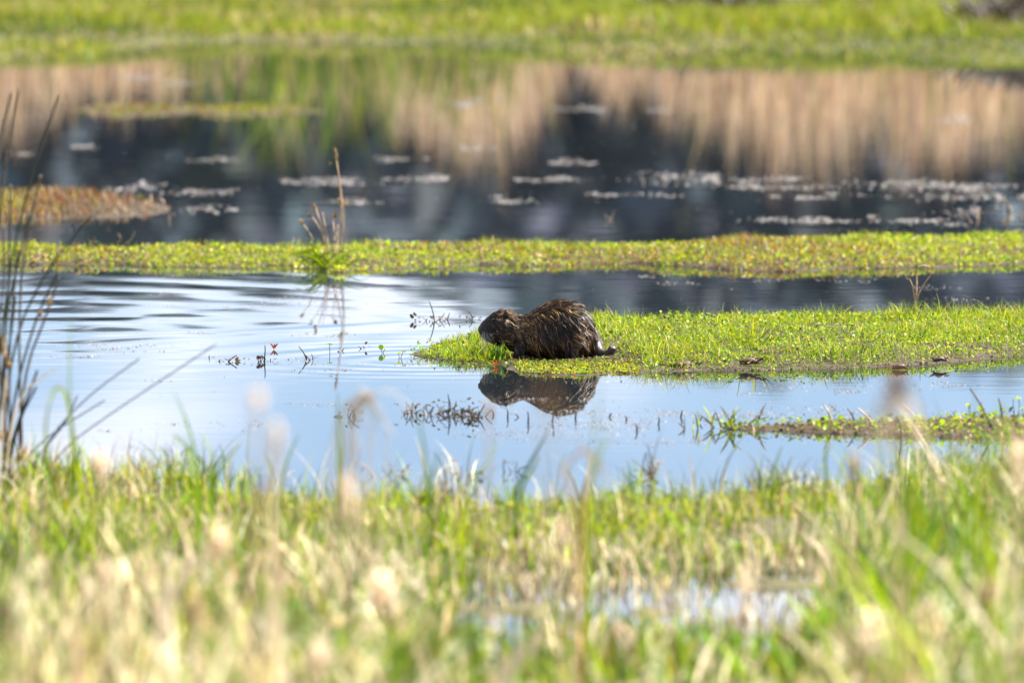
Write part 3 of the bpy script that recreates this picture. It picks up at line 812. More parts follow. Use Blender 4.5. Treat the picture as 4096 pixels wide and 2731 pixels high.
fr = np.random.default_rng(77)
def surf_sample(n):
    a, b, c = vc[tv[:, 0]], vc[tv[:, 1]], vc[tv[:, 2]]
    ar = np.linalg.norm(np.cross(b - a, c - a), axis=1)
    i = fr.choice(len(tv), n, p=ar / ar.sum())
    u, v = fr.random(n), fr.random(n)
    f = u + v > 1; u[f], v[f] = 1 - u[f], 1 - v[f]
    pos = a[i] + (b[i] - a[i]) * u[:, None] + (c[i] - a[i]) * v[:, None]
    nr = vn[tv[i, 0]]
    return pos, nr / (np.linalg.norm(nr, axis=1)[:, None] + 1e-9)
def flow(pos, nr):
    side = 1 - np.clip(nr[:, 2], 0, 1)
    bx = np.where(pos[:, 0] < .16, .8, .62)
    bx = np.where(pos[:, 0] > .40, .35, bx)
    d = np.stack([bx, 0 * bx, -.25 - .75 * side], 1)
    d[:, 0] += (fbm(pos[:, 0] + nr[:, 1], pos[:, 2], 171, 26) - .5) * 1.9
    d[:, 2] += (fbm(pos[:, 0] + 3, pos[:, 2] + nr[:, 1], 175, 26) - .5) * 1.5
    d -= nr * (d * nr).sum(1)[:, None]
    return d / (np.linalg.norm(d, axis=1)[:, None] + 1e-9)
def strands(pos, nr, L, wid, lift, col, clumpN, clump=.75, seg=4):
    n = len(pos)
    d = flow(pos, nr)
    tip = pos + (d + nr * lift[:, None]) * L[:, None]
    ci = fr.choice(n, clumpN, replace=False)
    near = np.zeros(n, int)
    for s0 in range(0, n, 2000):
        D = ((pos[s0:s0 + 2000, None] - pos[None, ci]) ** 2).sum(2)
        near[s0:s0 + 2000] = ci[D.argmin(1)]
    tip2 = tip + (tip[near] - tip) * clump
    t = np.linspace(0, 1, seg + 1)
    mid = (pos + tip2) / 2 + nr * (L * .12)[:, None]
    cen = pos[:, None] * ((1 - t) ** 2)[None, :, None] + 2 * mid[:, None] * (t * (1 - t))[None, :, None] + tip2[:, None] * (t ** 2)[None, :, None]
    wd = np.cross(d, nr) + nr * fr.normal(0, .5, n)[:, None]
    wd /= np.linalg.norm(wd, axis=1)[:, None]
    off = wd[:, None] * (wid[:, None] * np.clip(1.05 - t ** 1.5, .12, 1)[None] * .5)[:, :, None]
    Vv = np.stack([cen - off, cen + off], 2).reshape(-1, 3)
    k = 2 * (seg + 1); b = np.arange(n) * k
    q = np.concatenate([np.stack([b + 2 * i, b + 2 * i + 1, b + 2 * i + 3, b + 2 * i + 2], 1) for i in range(seg)])
    return Vv, q, np.repeat(col, k, 0)
def fur_len(pos):
    x = pos[:, 0]
    L = np.interp(x, [0, .02, .05, .09, .15, .2, .3, .45], [.003, .005, .010, .014, .018, .020, .034, .034])
    return L * np.clip(pos[:, 2] / .05, .35, 1)
def fur_col(pos, nr, n, gold):
    g = gold * np.clip(6.5 * fbm(pos[:, 0], pos[:, 2], 181, 16) ** 3, .05, 3)
    neck = np.exp(-((pos[:, 0] - .13) / .05) ** 2) * (pos[:, 2] > .09)
    flank_glint = np.exp(-((pos[:, 0] - .27) / .06) ** 2 - ((pos[:, 2] - .14) / .05) ** 2)
    g = g * (1 + 5.0 * neck + 1.2 * flank_glint)  # sun glints on neck and mid flank put into the strand colour as extra gold
    wts = np.stack([1.3 + 0 * g, .9 + 0 * g, g * 1.3, g], 1)
    return pick(n, [(.006, .0036, .0024), (.014, .0078, .0044), (.075, .036, .013), (.42, .23, .08)], wts, fr, .3)
n = 42000
pos, nr = surf_sample(n)
k = (pos[:, 2] > .012) & ~((pos[:, 0] < .012) & (pos[:, 2] > .128)); pos, nr = pos[k], nr[k]; n = len(pos)
col = fur_col(pos, nr, n, .11)
muz = (pos[:, 0] < .058) & (pos[:, 2] < .122 + .2 * (pos[:, 0] - .02))
col[muz] = pick(int(muz.sum()), [(.05, .048, .046), (.16, .155, .15), (.34, .33, .32)], [1.1, 1, .6], fr)
U = strands(pos, nr, fur_len(pos) * fr.uniform(.7, 1.15, n), fr.uniform(.0009, .0019, n), fr.uniform(.04, .22, n), col, 1500, .66)
n = 9000
pos, nr = surf_sample(n)
k = (pos[:, 2] > .025) & (pos[:, 0] > .045); pos, nr = pos[k], nr[k]; n = len(pos)
G = strands(pos, nr, fur_len(pos) * fr.uniform(.8, 1.8, n), fr.uniform(.0011, .0020, n), fr.uniform(.10, .34, n), fur_col(pos, nr, n, .25), 380, .84)
# tufts standing up on the crown and the back
tp, tn = surf_sample(14000)
k = (tn[:, 2] > .55) & ((np.abs(tp[:, 0] - .105) < .035) | (np.abs(tp[:, 0] - .325) < .02)) & (fr.random(len(tp)) < .3)
tp, tn = tp[k], tn[k]; n = len(tp)
T_ = strands(tp, tn, np.where(tp[:, 0] < .2, .020, .034) * fr.uniform(.6, 1.3, n), np.full(n, .0016), fr.uniform(.5, 1.1, n), fur_col(tp, tn, n, .3), max(6, n // 22), .8)
Vf, ff, Cf = merge([U, G, T_])
fur = mesh_obj('fur', Vf + NB, ff, M_FUR, nutria, col=Cf)
tag(fur, 'wet clumped brown guard hair with golden strands and painted sun glints on the neck', kind='stuff')
# tail, ears, eye, nose, whiskers
tl = curve_pts((.455, .0, .125), (.487, -.01, .075), n=3)
tl = np.concatenate([tl, [(.499, -.025, .056), (.513, -.05, .042), (.534, -.075, .040), (.552, -.09, .050), (.561, -.098, .066), (.563, -.100, .074)]])
tv_, tf_ = tube(np.array([tl[0] + (tl[-1] - tl[0]) * 0] * 0 + list(tl)), [.042, .038, .031, .025, .020, .017, .0170, .0175, .016, .008][:len(tl)], 14)
tail = mesh_obj('tail', tv_ + NB, tf_, M_TAIL, nutria)
tail['label'] = 'bare grey tail curling up at its blunt tip'
for sgn in (-1, 1):
    pts = []; e0 = np.array([.112, sgn * .050, .190])
    rr = []
    for tt in np.linspace(0, 1, 7):
        pts.append(e0 + np.array([.004 * tt, sgn * (.004 + .010 * tt), .032 * tt])); rr.append(.0115 * math.sin(math.pi * (.22 + .74 * tt)) + .001)
    ev_, ef_ = tube(pts, rr, 12)
    ev_[:, 1] = e0[1] + (ev_[:, 1] - e0[1]) * .55
    er = mesh_obj('ear', ev_ + NB, ef_, M_SKIN, nutria)
    a = np.array([.062, sgn * .0462, .182])
    uv, uf = tube([a + (0, -sgn * .006, 0), a + (0, -sgn * .002, 0), a + (0, sgn * .002, 0), a + (0, sgn * .004, 0)], [.002, .0072, .0064, .002], 12)
    mesh_obj('eye', uv + NB, uf, M_EYE, nutria)
nv, nf = loft([(-.003, .146, .132, .006), (.001, .152, .126, .013), (.008, .157, .124, .018), (.014, .155, .126, .016)], 16, 2)
mesh_obj('nose', nv + NB, nf, M_NOSE, nutria)
wparts = []
for sgn in (-1, 1):
    for i in range(26):
        a = np.array([fr.uniform(.012, .034), sgn * fr.uniform(.026, .036), fr.uniform(.108, .136)])
        Lw = fr.uniform(.035, .075)
        b = a + np.array([fr.uniform(-.1, .55), sgn * fr.uniform(.15, .5), -fr.uniform(.6, .95)]) * Lw
        tvv, tff = tube(curve_pts(a, b, 0, -.004, 5), [.0006, .0006, .0005, .0004, .0002], 4)
        wparts.append((tvv, tff, np.tile((.6, .58, .55), (len(tvv), 1))))
Vw, fw, Cw = merge(wparts)
wk = mesh_obj('whiskers', Vw + NB, fw, M_FLUFF, nutria, col=Cw)
wk['label'] = 'long pale whiskers on the muzzle'
wk['kind'] = 'stuff'

# ------------------------------------------------------------------ single plants, sticks and floating things
pr_ = np.random.default_rng(303)
def ribbon(pts, w, fold=0.25, col=None):
    """a leaf blade through the points, its width across the line of sight, folded along the midrib"""
    pts = np.asarray(pts, float); n = len(pts)
    w = np.broadcast_to(w, n).astype(float)
    T = np.gradient(pts, axis=0); T /= np.linalg.norm(T, axis=1)[:, None] + 1e-9
    A = np.cross(T, np.array([.25, 1.0, .1])); A /= np.linalg.norm(A, axis=1)[:, None] + 1e-9
    B = np.cross(T, A)
    L = pts - A * w[:, None] * .5; M = pts + B * (w * fold)[:, None]; Rr = pts + A * w[:, None] * .5
    V = np.stack([L, M, Rr], 1).reshape(-1, 3)
    q = []
    for i in range(n - 1):
        for j in range(2):
            q.append((3 * i + j, 3 * i + j + 1, 3 * i + j + 4, 3 * i + j + 3))
    return V, np.array(q), np.tile(col, (len(V), 1)) if col is not None else None

def smooth_path(pts, n=12):
    pts = np.asarray(pts, float)
    for _ in range(2):                                  # corner cutting
        a = pts[:-1] * .75 + pts[1:] * .25; b = pts[:-1] * .25 + pts[1:] * .75
        pts = np.concatenate([pts[:1], np.stack([a, b], 1).reshape(-1, 3), pts[-1:]])
    return pts

def vary(c, j=.18): return tuple(np.asarray(c) * math.exp(pr_.normal(0, j)))

def add_blade(root, pts, w, col, name='blade', mat=None):
    pts = smooth_path(pts)
    t = np.linspace(0, 1, len(pts))
    V, f, C = ribbon(pts, w * np.clip(1.02 - t ** 2.6, .05, 1) * np.clip(.55 + t * 3, 0, 1), col=vary(col))
    return mesh_obj(name, V, f, mat or M_GRASS, root, col=C)

def add_stem(root, pts, r0, r1, mat, name='stem', sides=6, col=None):
    pts = smooth_path(pts)
    V, f = tube(pts, np.linspace(r0, r1, len(pts)), sides)
    return mesh_obj(name, V, f, mat, root, col=None if col is None else np.tile(col, (len(V), 1)))

def add_head(root, a, b, r, col, n=130, name='seed_head'):
    """a fluffy seed head along a-b: a solid spindle wrapped in short hairs"""
    a, b = np.asarray(a, float), np.asarray(b, float)
    t = np.linspace(0, 1, 7)
    core = tube(a + (b - a) * t[:, None], r * .55 * np.sin(math.pi * (.1 + .85 * t)) + .0008, 8)
    parts = [(core[0], core[1], np.tile(np.asarray(col) * .8, (len(core[0]), 1)))]
    u = pr_.random(n); base = a + (b - a) * u[:, None]
    d = pr_.normal(0, 1, (n, 3)); d += (b - a) / np.linalg.norm(b - a) * .9
    d /= np.linalg.norm(d, axis=1)[:, None]
    Ln = r * pr_.uniform(.9, 1.8, n) * (.5 + np.sin(math.pi * (.1 + .85 * u)) * .6)
    tip = base + d * Ln[:, None]
    sd = np.cross(d, pr_.normal(0, 1, (n, 3))); sd /= np.linalg.norm(sd, axis=1)[:, None] + 1e-9
    w = r * .16
    V = np.stack([base - sd * w, base + sd * w, tip + sd * w * .4, tip - sd * w * .4], 1).reshape(-1, 3)
    parts.append((V, np.arange(4 * n).reshape(n, 4), np.repeat(pick(n, [col, np.asarray(col) * 1.25, np.asarray(col) * .7], [1, .7, .5], pr_), 4, 0)))
    Vv, f, C = merge(parts)
    return mesh_obj(name, Vv, f, M_FLUFF, root, col=C)

def ground_near(x, y): return float(max(near_h(np.array([x]), np.array([y]))[0], -.02))

# --- dried flower stalks on the long bank, with their green tussock
Yb = W(1335, 1096)[1] + .35
root = empty('dry_stalk_clump', (W(1335, 1080)[0], Yb, 0.02))
tag(root, 'clump of tall dry straw stalks rising from a green tussock on the long bank', 'grass')
B = lambda px, py, dy=0: P(px, py, Yb + dy)
for pts in ([(1362, 1010), (1372, 930), (1368, 850), (1358, 730), (1344, 600)], [(1368, 1012), (1378, 920), (1376, 840), (1360, 720), (1340, 620)],
            [(1345, 1020), (1352, 950), (1362, 880), (1368, 820)], [(1315, 1010), (1300, 940), (1275, 870), (1262, 825)], [(1310, 1012), (1290, 930), (1262, 885), (1243, 860)],
            [(1340, 1015), (1338, 930), (1330, 870), (1342, 858)], [(1250, 955), (1232, 920), (1208, 890)], [(1318, 1010), (1306, 930), (1290, 850)], [(1330, 1015), (1345, 960), (1352, 900)]):
    add_stem(root, [B(*q, pr_.normal(0, .03)) for q in pts], .0025, .0018, M_STRAW, 'stalk')
for a, b, r in (((1347, 640), (1340, 592), .008), ((1366, 830), (1362, 790), .012), ((1374, 815), (1390, 818), .008), ((1265, 845), (1258, 818), .009), ((1248, 866), (1238, 855), .009),
                ((1340, 872), (1344, 852), .012), ((1215, 897), (1203, 882), .010), ((1330, 650), (1318, 655), .006)):
    add_head(root, B(*a), B(*b), r, (.40, .27, .13), 60)
for i in range(46):
    a = B(1315 + pr_.normal(0, 26), 1075 + pr_.normal(0, 10), pr_.normal(0, .08))
    ang = pr_.uniform(-1.25, 1.0); Lb = pr_.uniform(.06, .17)
    b = a + np.array([math.sin(ang) * Lb, pr_.normal(0, .02), math.cos(ang) * Lb * .8])
    c = b + np.array([math.sin(ang) * Lb * .6, 0, -.02 * abs(ang)])
    add_blade(root, [a, (a + b) / 2 + (0, 0, .01), b, c], .006, [GREEN, DEEP, LIME][i % 3])

# --- branching dead stem on the islet's far edge
root = empty('forked_dead_plant', W(3665, 1250, .04)); Yd = W(3665, 1262)[1]
tag(root, 'forked bare dead stem standing above the islet grass against dark water', 'dead plant')
D = lambda px, py: P(px, py, Yd)
for pts, r in (([(3664, 1262), (3660, 1200), (3652, 1150), (3638, 1115)], .005), ([(3662, 1215), (3668, 1140), (3664, 1075), (3690, 1060), (3712, 1066)], .004), ([(3664, 1200), (3690, 1145), (3722, 1102), (3730, 1088)], .004),
               ([(3722, 1240), (3724, 1180), (3732, 1095)], .0025), ([(3652, 1150), (3636, 1118), (3622, 1112)], .0025), ([(3730, 1090), (3722, 1140)], .002), ([(3640, 1118), (3646, 1096)], .002)):
    add_stem(root, [D(*q) for q in pts], r, r * .5, M_TWIG if r < .003 else M_STRAW, 'twig')

# --- loose grass tussock on the islet
def tussock(px, py, n, h, spread, label, cols, w=.006, Y=None, z=.03, cat='grass', wob=.05):
    base = W(px, py, z) if Y is None else P(px, py, Y)
    root = empty('grass_tussock', base); tag(root, label, cat)
    for i in range(n):
        a = base + np.array([pr_.normal(0, wob), pr_.normal(0, wob), 0])
        ang = pr_.uniform(-spread, spread); Lb = h * pr_.uniform(.5, 1.1)
        b = a + np.array([math.sin(ang) * Lb * .55, pr_.normal(0, .02), math.cos(ang) * Lb * .6])
        c = a + np.array([math.sin(ang) * Lb * 1.1, pr_.normal(0, .03), math.cos(ang) * Lb * .95])
        add_blade(root, [a, b, c], w * pr_.uniform(.7, 1.2), cols[i % len(cols)])
    return root
tussock(2985, 1392, 34, .15, 1.15, 'spreading tussock of long grass blades in the middle of the green islet', [GREEN, LIME, YELL, LIME], .0055)
tussock(3650, 1385, 14, .10, .9, 'thin tussock of upright blades on the islet below the dead stem', [GREEN, DEEP, LIME], .005)
tussock(3440, 1370, 12, .09, 1.1, 'small arching tussock between the two larger islet tussocks', [LIME, GREEN, YELL], .006)
tussock(1985, 1442, 30, .085, .55, 'dense dark green tussock under the chin of the animal', [DEEP, GREEN, DEEP], .006, wob=.022, z=.0)
tussock(1830, 1436, 22, .075, .9, 'tussock of short bright blades at the tip of the islet', [GREEN, LIME, LIME], .005, z=.0)
tussock(2925, 1704, 16, .10, 1.2, 'low grass tussock with leaning blades on the end of the debris bar', [LIME, GREEN, BROWN], .007, z=.012)
tussock(2855, 1712, 9, .07, 1.2, 'sparse brown and green tussock standing in water off the debris bar', [BROWN, LIME, DKB], .006, z=.0)

# --- sedge or rush clump at the picture's edge
Yr = 43.6
zr = 0.0
root = empty('rush_clump', (P(20, 1990, Yr)[0], Yr, zr))
tag(root, 'tall dark rush clump with stiff leaning stems at the left edge', 'rush')
Q = lambda px, py, dy=0: P(px, py, Yr + dy)
rush = [[(-70, 1980), (-30, 1200), (10, 700), (78, 354)], [(-20, 1980), (20, 1150), (125, 700), (236, 381)], [(-60, 1980), (-40, 1000), (0, 560), (45, 370)], [(0, 1980), (70, 1250), (110, 930), (163, 700)],
        [(-30, 1985), (40, 1380), (195, 1060), (374, 858)], [(0, 1985), (60, 1560), (150, 1250), (233, 1090)], [(20, 1985), (90, 1500), (190, 1250), (236, 1110)], [(30, 1985), (70, 1690), (146, 1545)],
        [(60, 1985), (170, 1780), (340, 1590), (559, 1433)], [(90, 1985), (230, 1810), (430, 1660), (869, 1374)], [(0, 1985), (10, 1500), (40, 1000), (42, 740)], [(-40, 1985), (10, 1300), (90, 980), (118, 860)],
        [(10, 1985), (35, 1400), (55, 1150), (70, 1000)], [(20, 1985), (60, 1720), (105, 1600), (150, 1480)], [(40, 1985), (140, 1830), (260, 1700), (310, 1580)], [(-50, 1985), (-20, 1350), (20, 1120), (12, 900)],
        [(-30, 1985), (0, 1600), (50, 1300), (62, 1180)], [(10, 1985), (90, 1850), (190, 1740), (420, 1600)], [(-80, 1985), (-60, 1100), (-20, 700), (-8, 420)]]
M_RUSH = mat_solid('rush_stem', (.012, .018, .008), (.035, .04, .016), 30, 0.45, 0.4, 0.001)
for i, pts in enumerate(rush):
    dy = pr_.normal(0, .12)
    pts = [(pts[0][0] + pr_.uniform(-60, 110), pts[0][1])] + pts[1:]
    add_stem(root, [Q(a, b, dy) for a, b in pts], .0050 if i not in (8, 9, 14, 17) else .0032, .0042 if i not in (8, 9, 14, 17) else .0024, M_TWIG if i % 3 == 0 else M_RUSH, 'stem')
for (a, b, r) in (((12, 1420), (6, 1350), .022), ((30, 1475), (22, 1425), .016), ((8, 1520), (12, 1580), .016), ((70, 1840), (100, 1800), .02), ((20, 1770), (8, 1730), .02), ((165, 1270), (158, 1245), .010), ((195, 1225), (202, 1190), .010)):
    add_head(root, Q(*a), Q(*b), r, (.46, .33, .19), 70, 'dry_tuft')
for pts in ([(5, 1980), (10, 1700), (25, 1500), (14, 1380)], [(-20, 1980), (0, 1650), (18, 1450), (40, 1600)], [(40, 1985), (70, 1880), (120, 1800), (140, 1880)], [(10, 1985), (60, 1600), (170, 1500), (250, 1470)]):
    add_blade(root, [Q(*q, -.1) for q in pts], .008, PALE, 'dry_leaf', M_DRY)

# --- bright reed with a folded leaf beside the rushes
Yg = 39.6
root = empty('green_reed', (P(300, 2000, Yg)[0], Yg, ground_near(P(300, 2000, Yg)[0], Yg)))
tag(root, 'bright green reed with a leaf folded over beside the rushes', 'reed')
Q = lambda px, py, dy=0: P(px, py, Yg + dy)
for pts, w in (([(330, 2010), (315, 1860), (285, 1700), (272, 1600), (248, 1548), (214, 1552), (190, 1640), (176, 1720)], .014), ([(240, 2010), (190, 1850), (178, 1720), (200, 1600)], .014), ([(300, 1990), (282, 1700), (276, 1500), (285, 1250)], .008),
               ([(220, 2010), (200, 1900), (150, 1800), (130, 1830)], .012), ([(280, 2010), (290, 1880), (320, 1780), (300, 1820)], .012)):
    add_blade(root, [Q(*q) for q in pts], w, LIME if w > .013 else GREEN)

# --- single fresh blades and fans standing up from the near bank
def blade_plant(paths, Y, w, cols, label, name='grass_shoot', mat=None, cat='grass', group=None):
    x0 = P(*paths[0][0], Y)[0]
    root = empty(name, (x0, Y, ground_near(x0, Y))); tag(root, label, cat, group)
    for i, pts in enumerate(paths):
        a = P(*pts[0], Y); a[2] = min(a[2], ground_near(a[0], Y) + .0)
        add_blade(root, [a] + [P(*q, Y + .03 * i) for q in pts], w, cols[i % len(cols)], mat=mat)
    return root
blade_plant([[(800, 1950), (775, 1780), (735, 1650), (690, 1560)], [(790, 1950), (745, 1770), (685, 1735)]], 40.2, .012, [GREEN, LIME], 'lone bright green blade leaning over the open water beside the rushes')
blade_plant([[(850, 1960), (850, 1880), (905, 1810)], [(850, 1960), (845, 1870), (860, 1800)], [(850, 1960), (865, 1890), (900, 1880)], [(850, 1960), (820, 1850), (700, 1745)], [(850, 1960), (880, 1870), (970, 1760)]], 41.0, .014, [GREEN, LIME, GREEN],
            'fan shaped shoot of wide green leaves at the near waterline', cat='plant')
blade_plant([[(1352, 1960), (1352, 1780), (1348, 1640), (1352, 1565)], [(1360, 1960), (1372, 1750), (1368, 1600)]], 41.0, .010, [GREEN, LIME], 'upright pair of green blades before the dried plume')
blade_plant([[(2060, 1960), (2110, 1870), (2160, 1780), (2200, 1705)], [(2080, 1960), (2130, 1880), (2160, 1820)]], 41.4, .013, [DEEP, GREEN], 'broad dark green blade leaning below the mirrored animal')
blade_plant([[(2360, 1960), (2375, 1780), (2395, 1620), (2412, 1480)]], 33.0, .007, [GREEN], 'very blurred thin green blade standing tall before the islet')
blade_plant([[(2350, 1960), (2375, 1860), (2420, 1780), (2440, 1720)], [(2350, 1960), (2380, 1880), (2410, 1850)]], 36.6, .012, [LIME, GREEN], 'green blade growing beside the orange dry stem')
blade_plant([[(1715, 1960), (1700, 1800), (1680, 1700), (1665, 1640)], [(1720, 1960), (1740, 1850), (1760, 1800)]], 38.6, .010, [GREEN, DEEP], 'slim green blade over the water left of the mirrored animal')
blade_plant([[(3080, 1960), (3130, 1930), (3230, 1900)], [(3060, 1960), (3090, 1880), (3130, 1780)]], 42.6, .011, [DEEP, GREEN], 'dark green leaf lying almost level over the near water')
blade_plant([[(3300, 1990), (3300, 1850), (3310, 1740), (3330, 1640)], [(3330, 1990), (3360, 1880), (3390, 1800)]], 41.2, .010, [GREEN, LIME], 'tall green blade before the debris bar')
blade_plant([[(3640, 1960), (3650, 1800), (3640, 1700)], [(3660, 1960), (3700, 1800), (3740, 1690)], [(3620, 1960), (3600, 1820), (3560, 1730)]], 36.0, .016, [GREEN, LIME], 'stout green shoot of three blades in front of the debris bar')
blade_plant([[(3900, 1980), (3950, 1830), (3990, 1740), (4010, 1690)], [(3880, 1980), (3870, 1850), (3840, 1760)], [(3930, 1980), (4000, 1860), (4050, 1830)]], 37.0, .014, [LIME, GREEN], 'bright grass shoot close to the right end of the debris bar')
blade_plant([[(1120, 1960), (1150, 1830), (1200, 1730)], [(1100, 1960), (1080, 1860), (1050, 1800)]], 40.6, .010, [GREEN, LIME], 'short forked green shoot between the fan shoot and the dried plume')
blade_plant([[(1850, 2050), (1900, 1900), (1960, 1850), (1990, 1760)], [(1850, 2050), (1840, 1930), (1800, 1860)]], 39.2, .010, [LIME, YELL], 'yellow green shoot at the waterline below the dead weeds')
blade_plant([[(1980, 2740), (2060, 2640), (2130, 2560), (2210, 2535)], ], 30.5, .040, [PALE], 'wide curved straw leaf at the bottom edge', 'dry_leaf_blade', M_DRY)
blade_plant([[(2300, 1960), (2240, 1880), (2330, 1790), (2420, 1860), (2440, 1960)], [(2330, 1960), (2400, 1880), (2290, 1740)]], 35.6, .012, [TAN, (.45, .25, .09)], 'bent orange dry stem folded over at the near waterline', 'dry_grass_stem', M_DRY)
blade_plant([[(640, 2420), (720, 2330), (790, 2230), (900, 2150)], ], 31.0, .030, [PALE], 'long slanting straw leaf under the brightest seed head', 'dry_leaf_blade', M_DRY)
blade_plant([[(1090, 2060), (1095, 1960), (1110, 1850), (1100, 1740)], [(1010, 2080), (1050, 1960), (1070, 1900)]], 31.5, .022, [PALE, TAN], 'pale broad dry leaf standing up over the near water', 'dry_leaf_blade', M_DRY)

# --- seed heads on stalks, from nearly sharp to far out of focus
def head_plant(px, py, Y, r, ln, col, label, lean=0, leaf=None, name='seed_stalk'):
    top = P(px, py, Y)
    b = np.array([top[0] - lean, Y, ground_near(top[0] - lean, Y)])
    root = empty(name, b); tag(root, label, 'seed head', 'seed heads on the near bank')
    stem = add_stem(root, [b, b + (top - b) * .5 + (lean * .3, 0, 0), top], .0045, .003, M_STRAW)
    d = (top - b) / np.linalg.norm(top - b)
    add_head(stem, top - d * ln * .5, top + d * ln * .5, r, col, 90)
    for (dx, dz) in (leaf or []):
        add_blade(root, [top - d * ln, top - d * ln + (dx * .5, 0, .03), top + (dx, 0, dz)], .022, PALE, 'leaf', M_DRY)
HC = (.82, .70, .55); HB = (.20, .12, .06)
head_plant(1030, 1600, 27.5, .015, .04, HC, 'round pale seed head blurred over the open water', .05)
head_plant(1105, 1765, 29.0, .015, .10, HC, 'pale seed head on a slanting stalk below the round blurred one', .08)
head_plant(1390, 2010, 30.0, .022, .13, HC, 'large oval cream seed head below the dried plume')
head_plant(880, 2180, 31.0, .034, .09, (.88, .77, .62), 'brightest cream seed head in the straw, almost white')
head_plant(1530, 2370, 31.0, .034, .08, (.88, .77, .62), 'glowing tan seed head low in the middle of the straw')
head_plant(1265, 2650, 31.0, .032, .09, (.88, .77, .62), 'cream seed head at the bottom edge under the straw')
head_plant(3480, 2540, 31.0, .026, .11, (.88, .77, .62), 'narrow upright cream seed head low in the green grass')
head_plant(3590, 1545, 28.0, .026, .05, HB, 'brown seed head with drooping pale leaves blurred before the islet', 0, [(-.07, -.16), (.07, -.18), (-.03, -.20)])
head_plant(2195, 1600, 23.5, .016, .035, HB, 'faint round seed head blurred across the mirrored animal')
head_plant(400, 1870, 33.0, .022, .08, HC, 'cream seed head near the foot of the green reed')
head_plant(1955, 1650, 33.5, .012, .06, TAN, 'thin tan seed head beside the mirrored nose')
head_plant(4070, 1850, 32.5, .020, .13, (.88, .77, .62), 'long pale seed head at the right edge above the grass')
head_plant(3415, 1890, 33.5, .018, .09, TAN, 'drooping tan seed head at the left side of the tall green grass')
head_plant(430, 2320, 30.5, .022, .09, HC, 'upright oval seed head deep in the straw at the lower left')
head_plant(345, 2440, 30.5, .024, .11, HC, 'broad seed head left of the slanting straw leaf', .04)
head_plant(780, 2440, 30.5, .024, .08, TAN, 'tan seed head under the slanting straw leaf')
head_plant(3600, 2120, 33.0, .016, .10, PALE, 'slim straw seed head inside the tall green grass')
head_plant(2250, 2120, 33.8, .016, .06, HC, 'small cream seed head above the shallow pool')
head_plant(2980, 2330, 32.5, .022, .07, (.88, .77, .62), 'pale seed head standing in front of the shallow pool')
head_plant(3950, 2380, 31.0, .026, .06, TAN, 'tan tuft low at the right edge')

# dried plume of fine stems
M_PLUME = mat_solid('plume_straw', (.52, .38, .24), (.70, .56, .40), 40, 0.5, 0.3, 0.002)
Yp = 36.2
root = empty('dry_plume', (P(1420, 1950, Yp)[0], Yp, ground_near(P(1420, 1950, Yp)[0], Yp)))
tag(root, 'dried plume of fine brown stems bent over the water', 'dry grass')
for i in range(13):
    a = np.array([P(1420 + pr_.normal(0, 90), 1960, Yp)[0], Yp + pr_.normal(0, .05), ground_near(0, Yp)])
    b = P(1440 + pr_.normal(0, 65), 1680 + pr_.normal(0, 40), Yp); c = P(1450 + pr_.normal(10, 45), 1570 + pr_.normal(0, 30), Yp); d = P(1480 + pr_.normal(0, 50), 1680 + pr_.normal(0, 60), Yp)
    add_stem(root, [a, b, c, d], .0026, .0015, M_PLUME, 'stem', 5)
add_head(root, P(1440, 1600, Yp), P(1490, 1580, Yp), .013, (.55, .42, .30), 60)

# --- dead weeds, stubs and twigs standing in the water
def weed(px, py, n, h, label, mats=(M_TWIG,), z=0.0, spread=.9, name='dead_weed', wob=.02, r=.0035, leafy=0, group='dead weeds in the water', cat='dead plant', tall=None):
    base = W(px, py, z)
    root = empty(name, base); tag(root, label, cat, group)
    for i in range(n):
        a = base + np.array([pr_.normal(0, wob), pr_.normal(0, wob * 2), -.012])
        ang = pr_.uniform(-spread, spread); Lb = h * pr_.uniform(.4, 1.0)
        b = a + np.array([math.sin(ang) * Lb * .5, 0, math.cos(ang) * Lb * .5]) + pr_.normal(0, h * .05, 3)
        ang += pr_.normal(0, .6)
        c = b + np.array([math.sin(ang) * Lb * .5, 0, math.cos(ang) * Lb * .5])
        add_stem(root, [a, b, c], r * pr_.uniform(.7, 1.3), r * .4, mats[i % len(mats)], 'twig', 5)
    for i in range(leafy):
        c = base + np.array([pr_.normal(0, wob * 1.6), pr_.normal(0, wob), abs(pr_.normal(.01, h * .25))])
        V, f, C = leaves(np.array([c]), np.array([.011 * pr_.uniform(.5, 1.4)]), np.array([[(.055, .04, .028), (.09, .06, .035)][i % 2]]), .9, 6, pr_, .6)
        mesh_obj('leaf', V, f, M_DRY, root, col=C)
    if tall is not None:
        add_stem(root, [base + (0, 0, -.01), (base + P(*tall, base[1])) / 2 + (.004, 0, .003), P(*tall, base[1])], r * 1.1, r * .5, M_TWIG, 'twig', 5)
    return root
TS = (M_TWIG, M_STRAW)
weed(1740, 1285, 12, .055, 'tangle of dark twigs with one long slanting stick, afloat beyond the muzzle', wob=.035, leafy=14, tall=(1716, 1203), spread=1.3)
weed(1890, 1278, 6, .035, 'small tangle of brown twigs right before the animal nose', wob=.02, leafy=6, tall=(1876, 1245), spread=1.2)
weed(1770, 1300, 4, .02, 'few reddish twigs between the two floating tangles', wob=.03, mats=TS, spread=1.4)
weed(905, 1446, 9, .03, 'floating raft of dark twigs with a pale grass end, leftmost on the open water', wob=.035, leafy=10, tall=(948, 1420), spread=1.4)
weed(832, 1432, 2, .03, 'single curled dark stub left of the floating raft', wob=.004)
weed(1055, 1446, 7, .05, 'floating sprig with a yellow green blade beside the dark raft', (M_RUSH, M_TWIG), wob=.018, leafy=6, tall=(1060, 1380))
weed(1230, 1440, 4, .05, 'leaning dark twig at the end of the row of floating sprigs', wob=.01, tall=(1195, 1385))
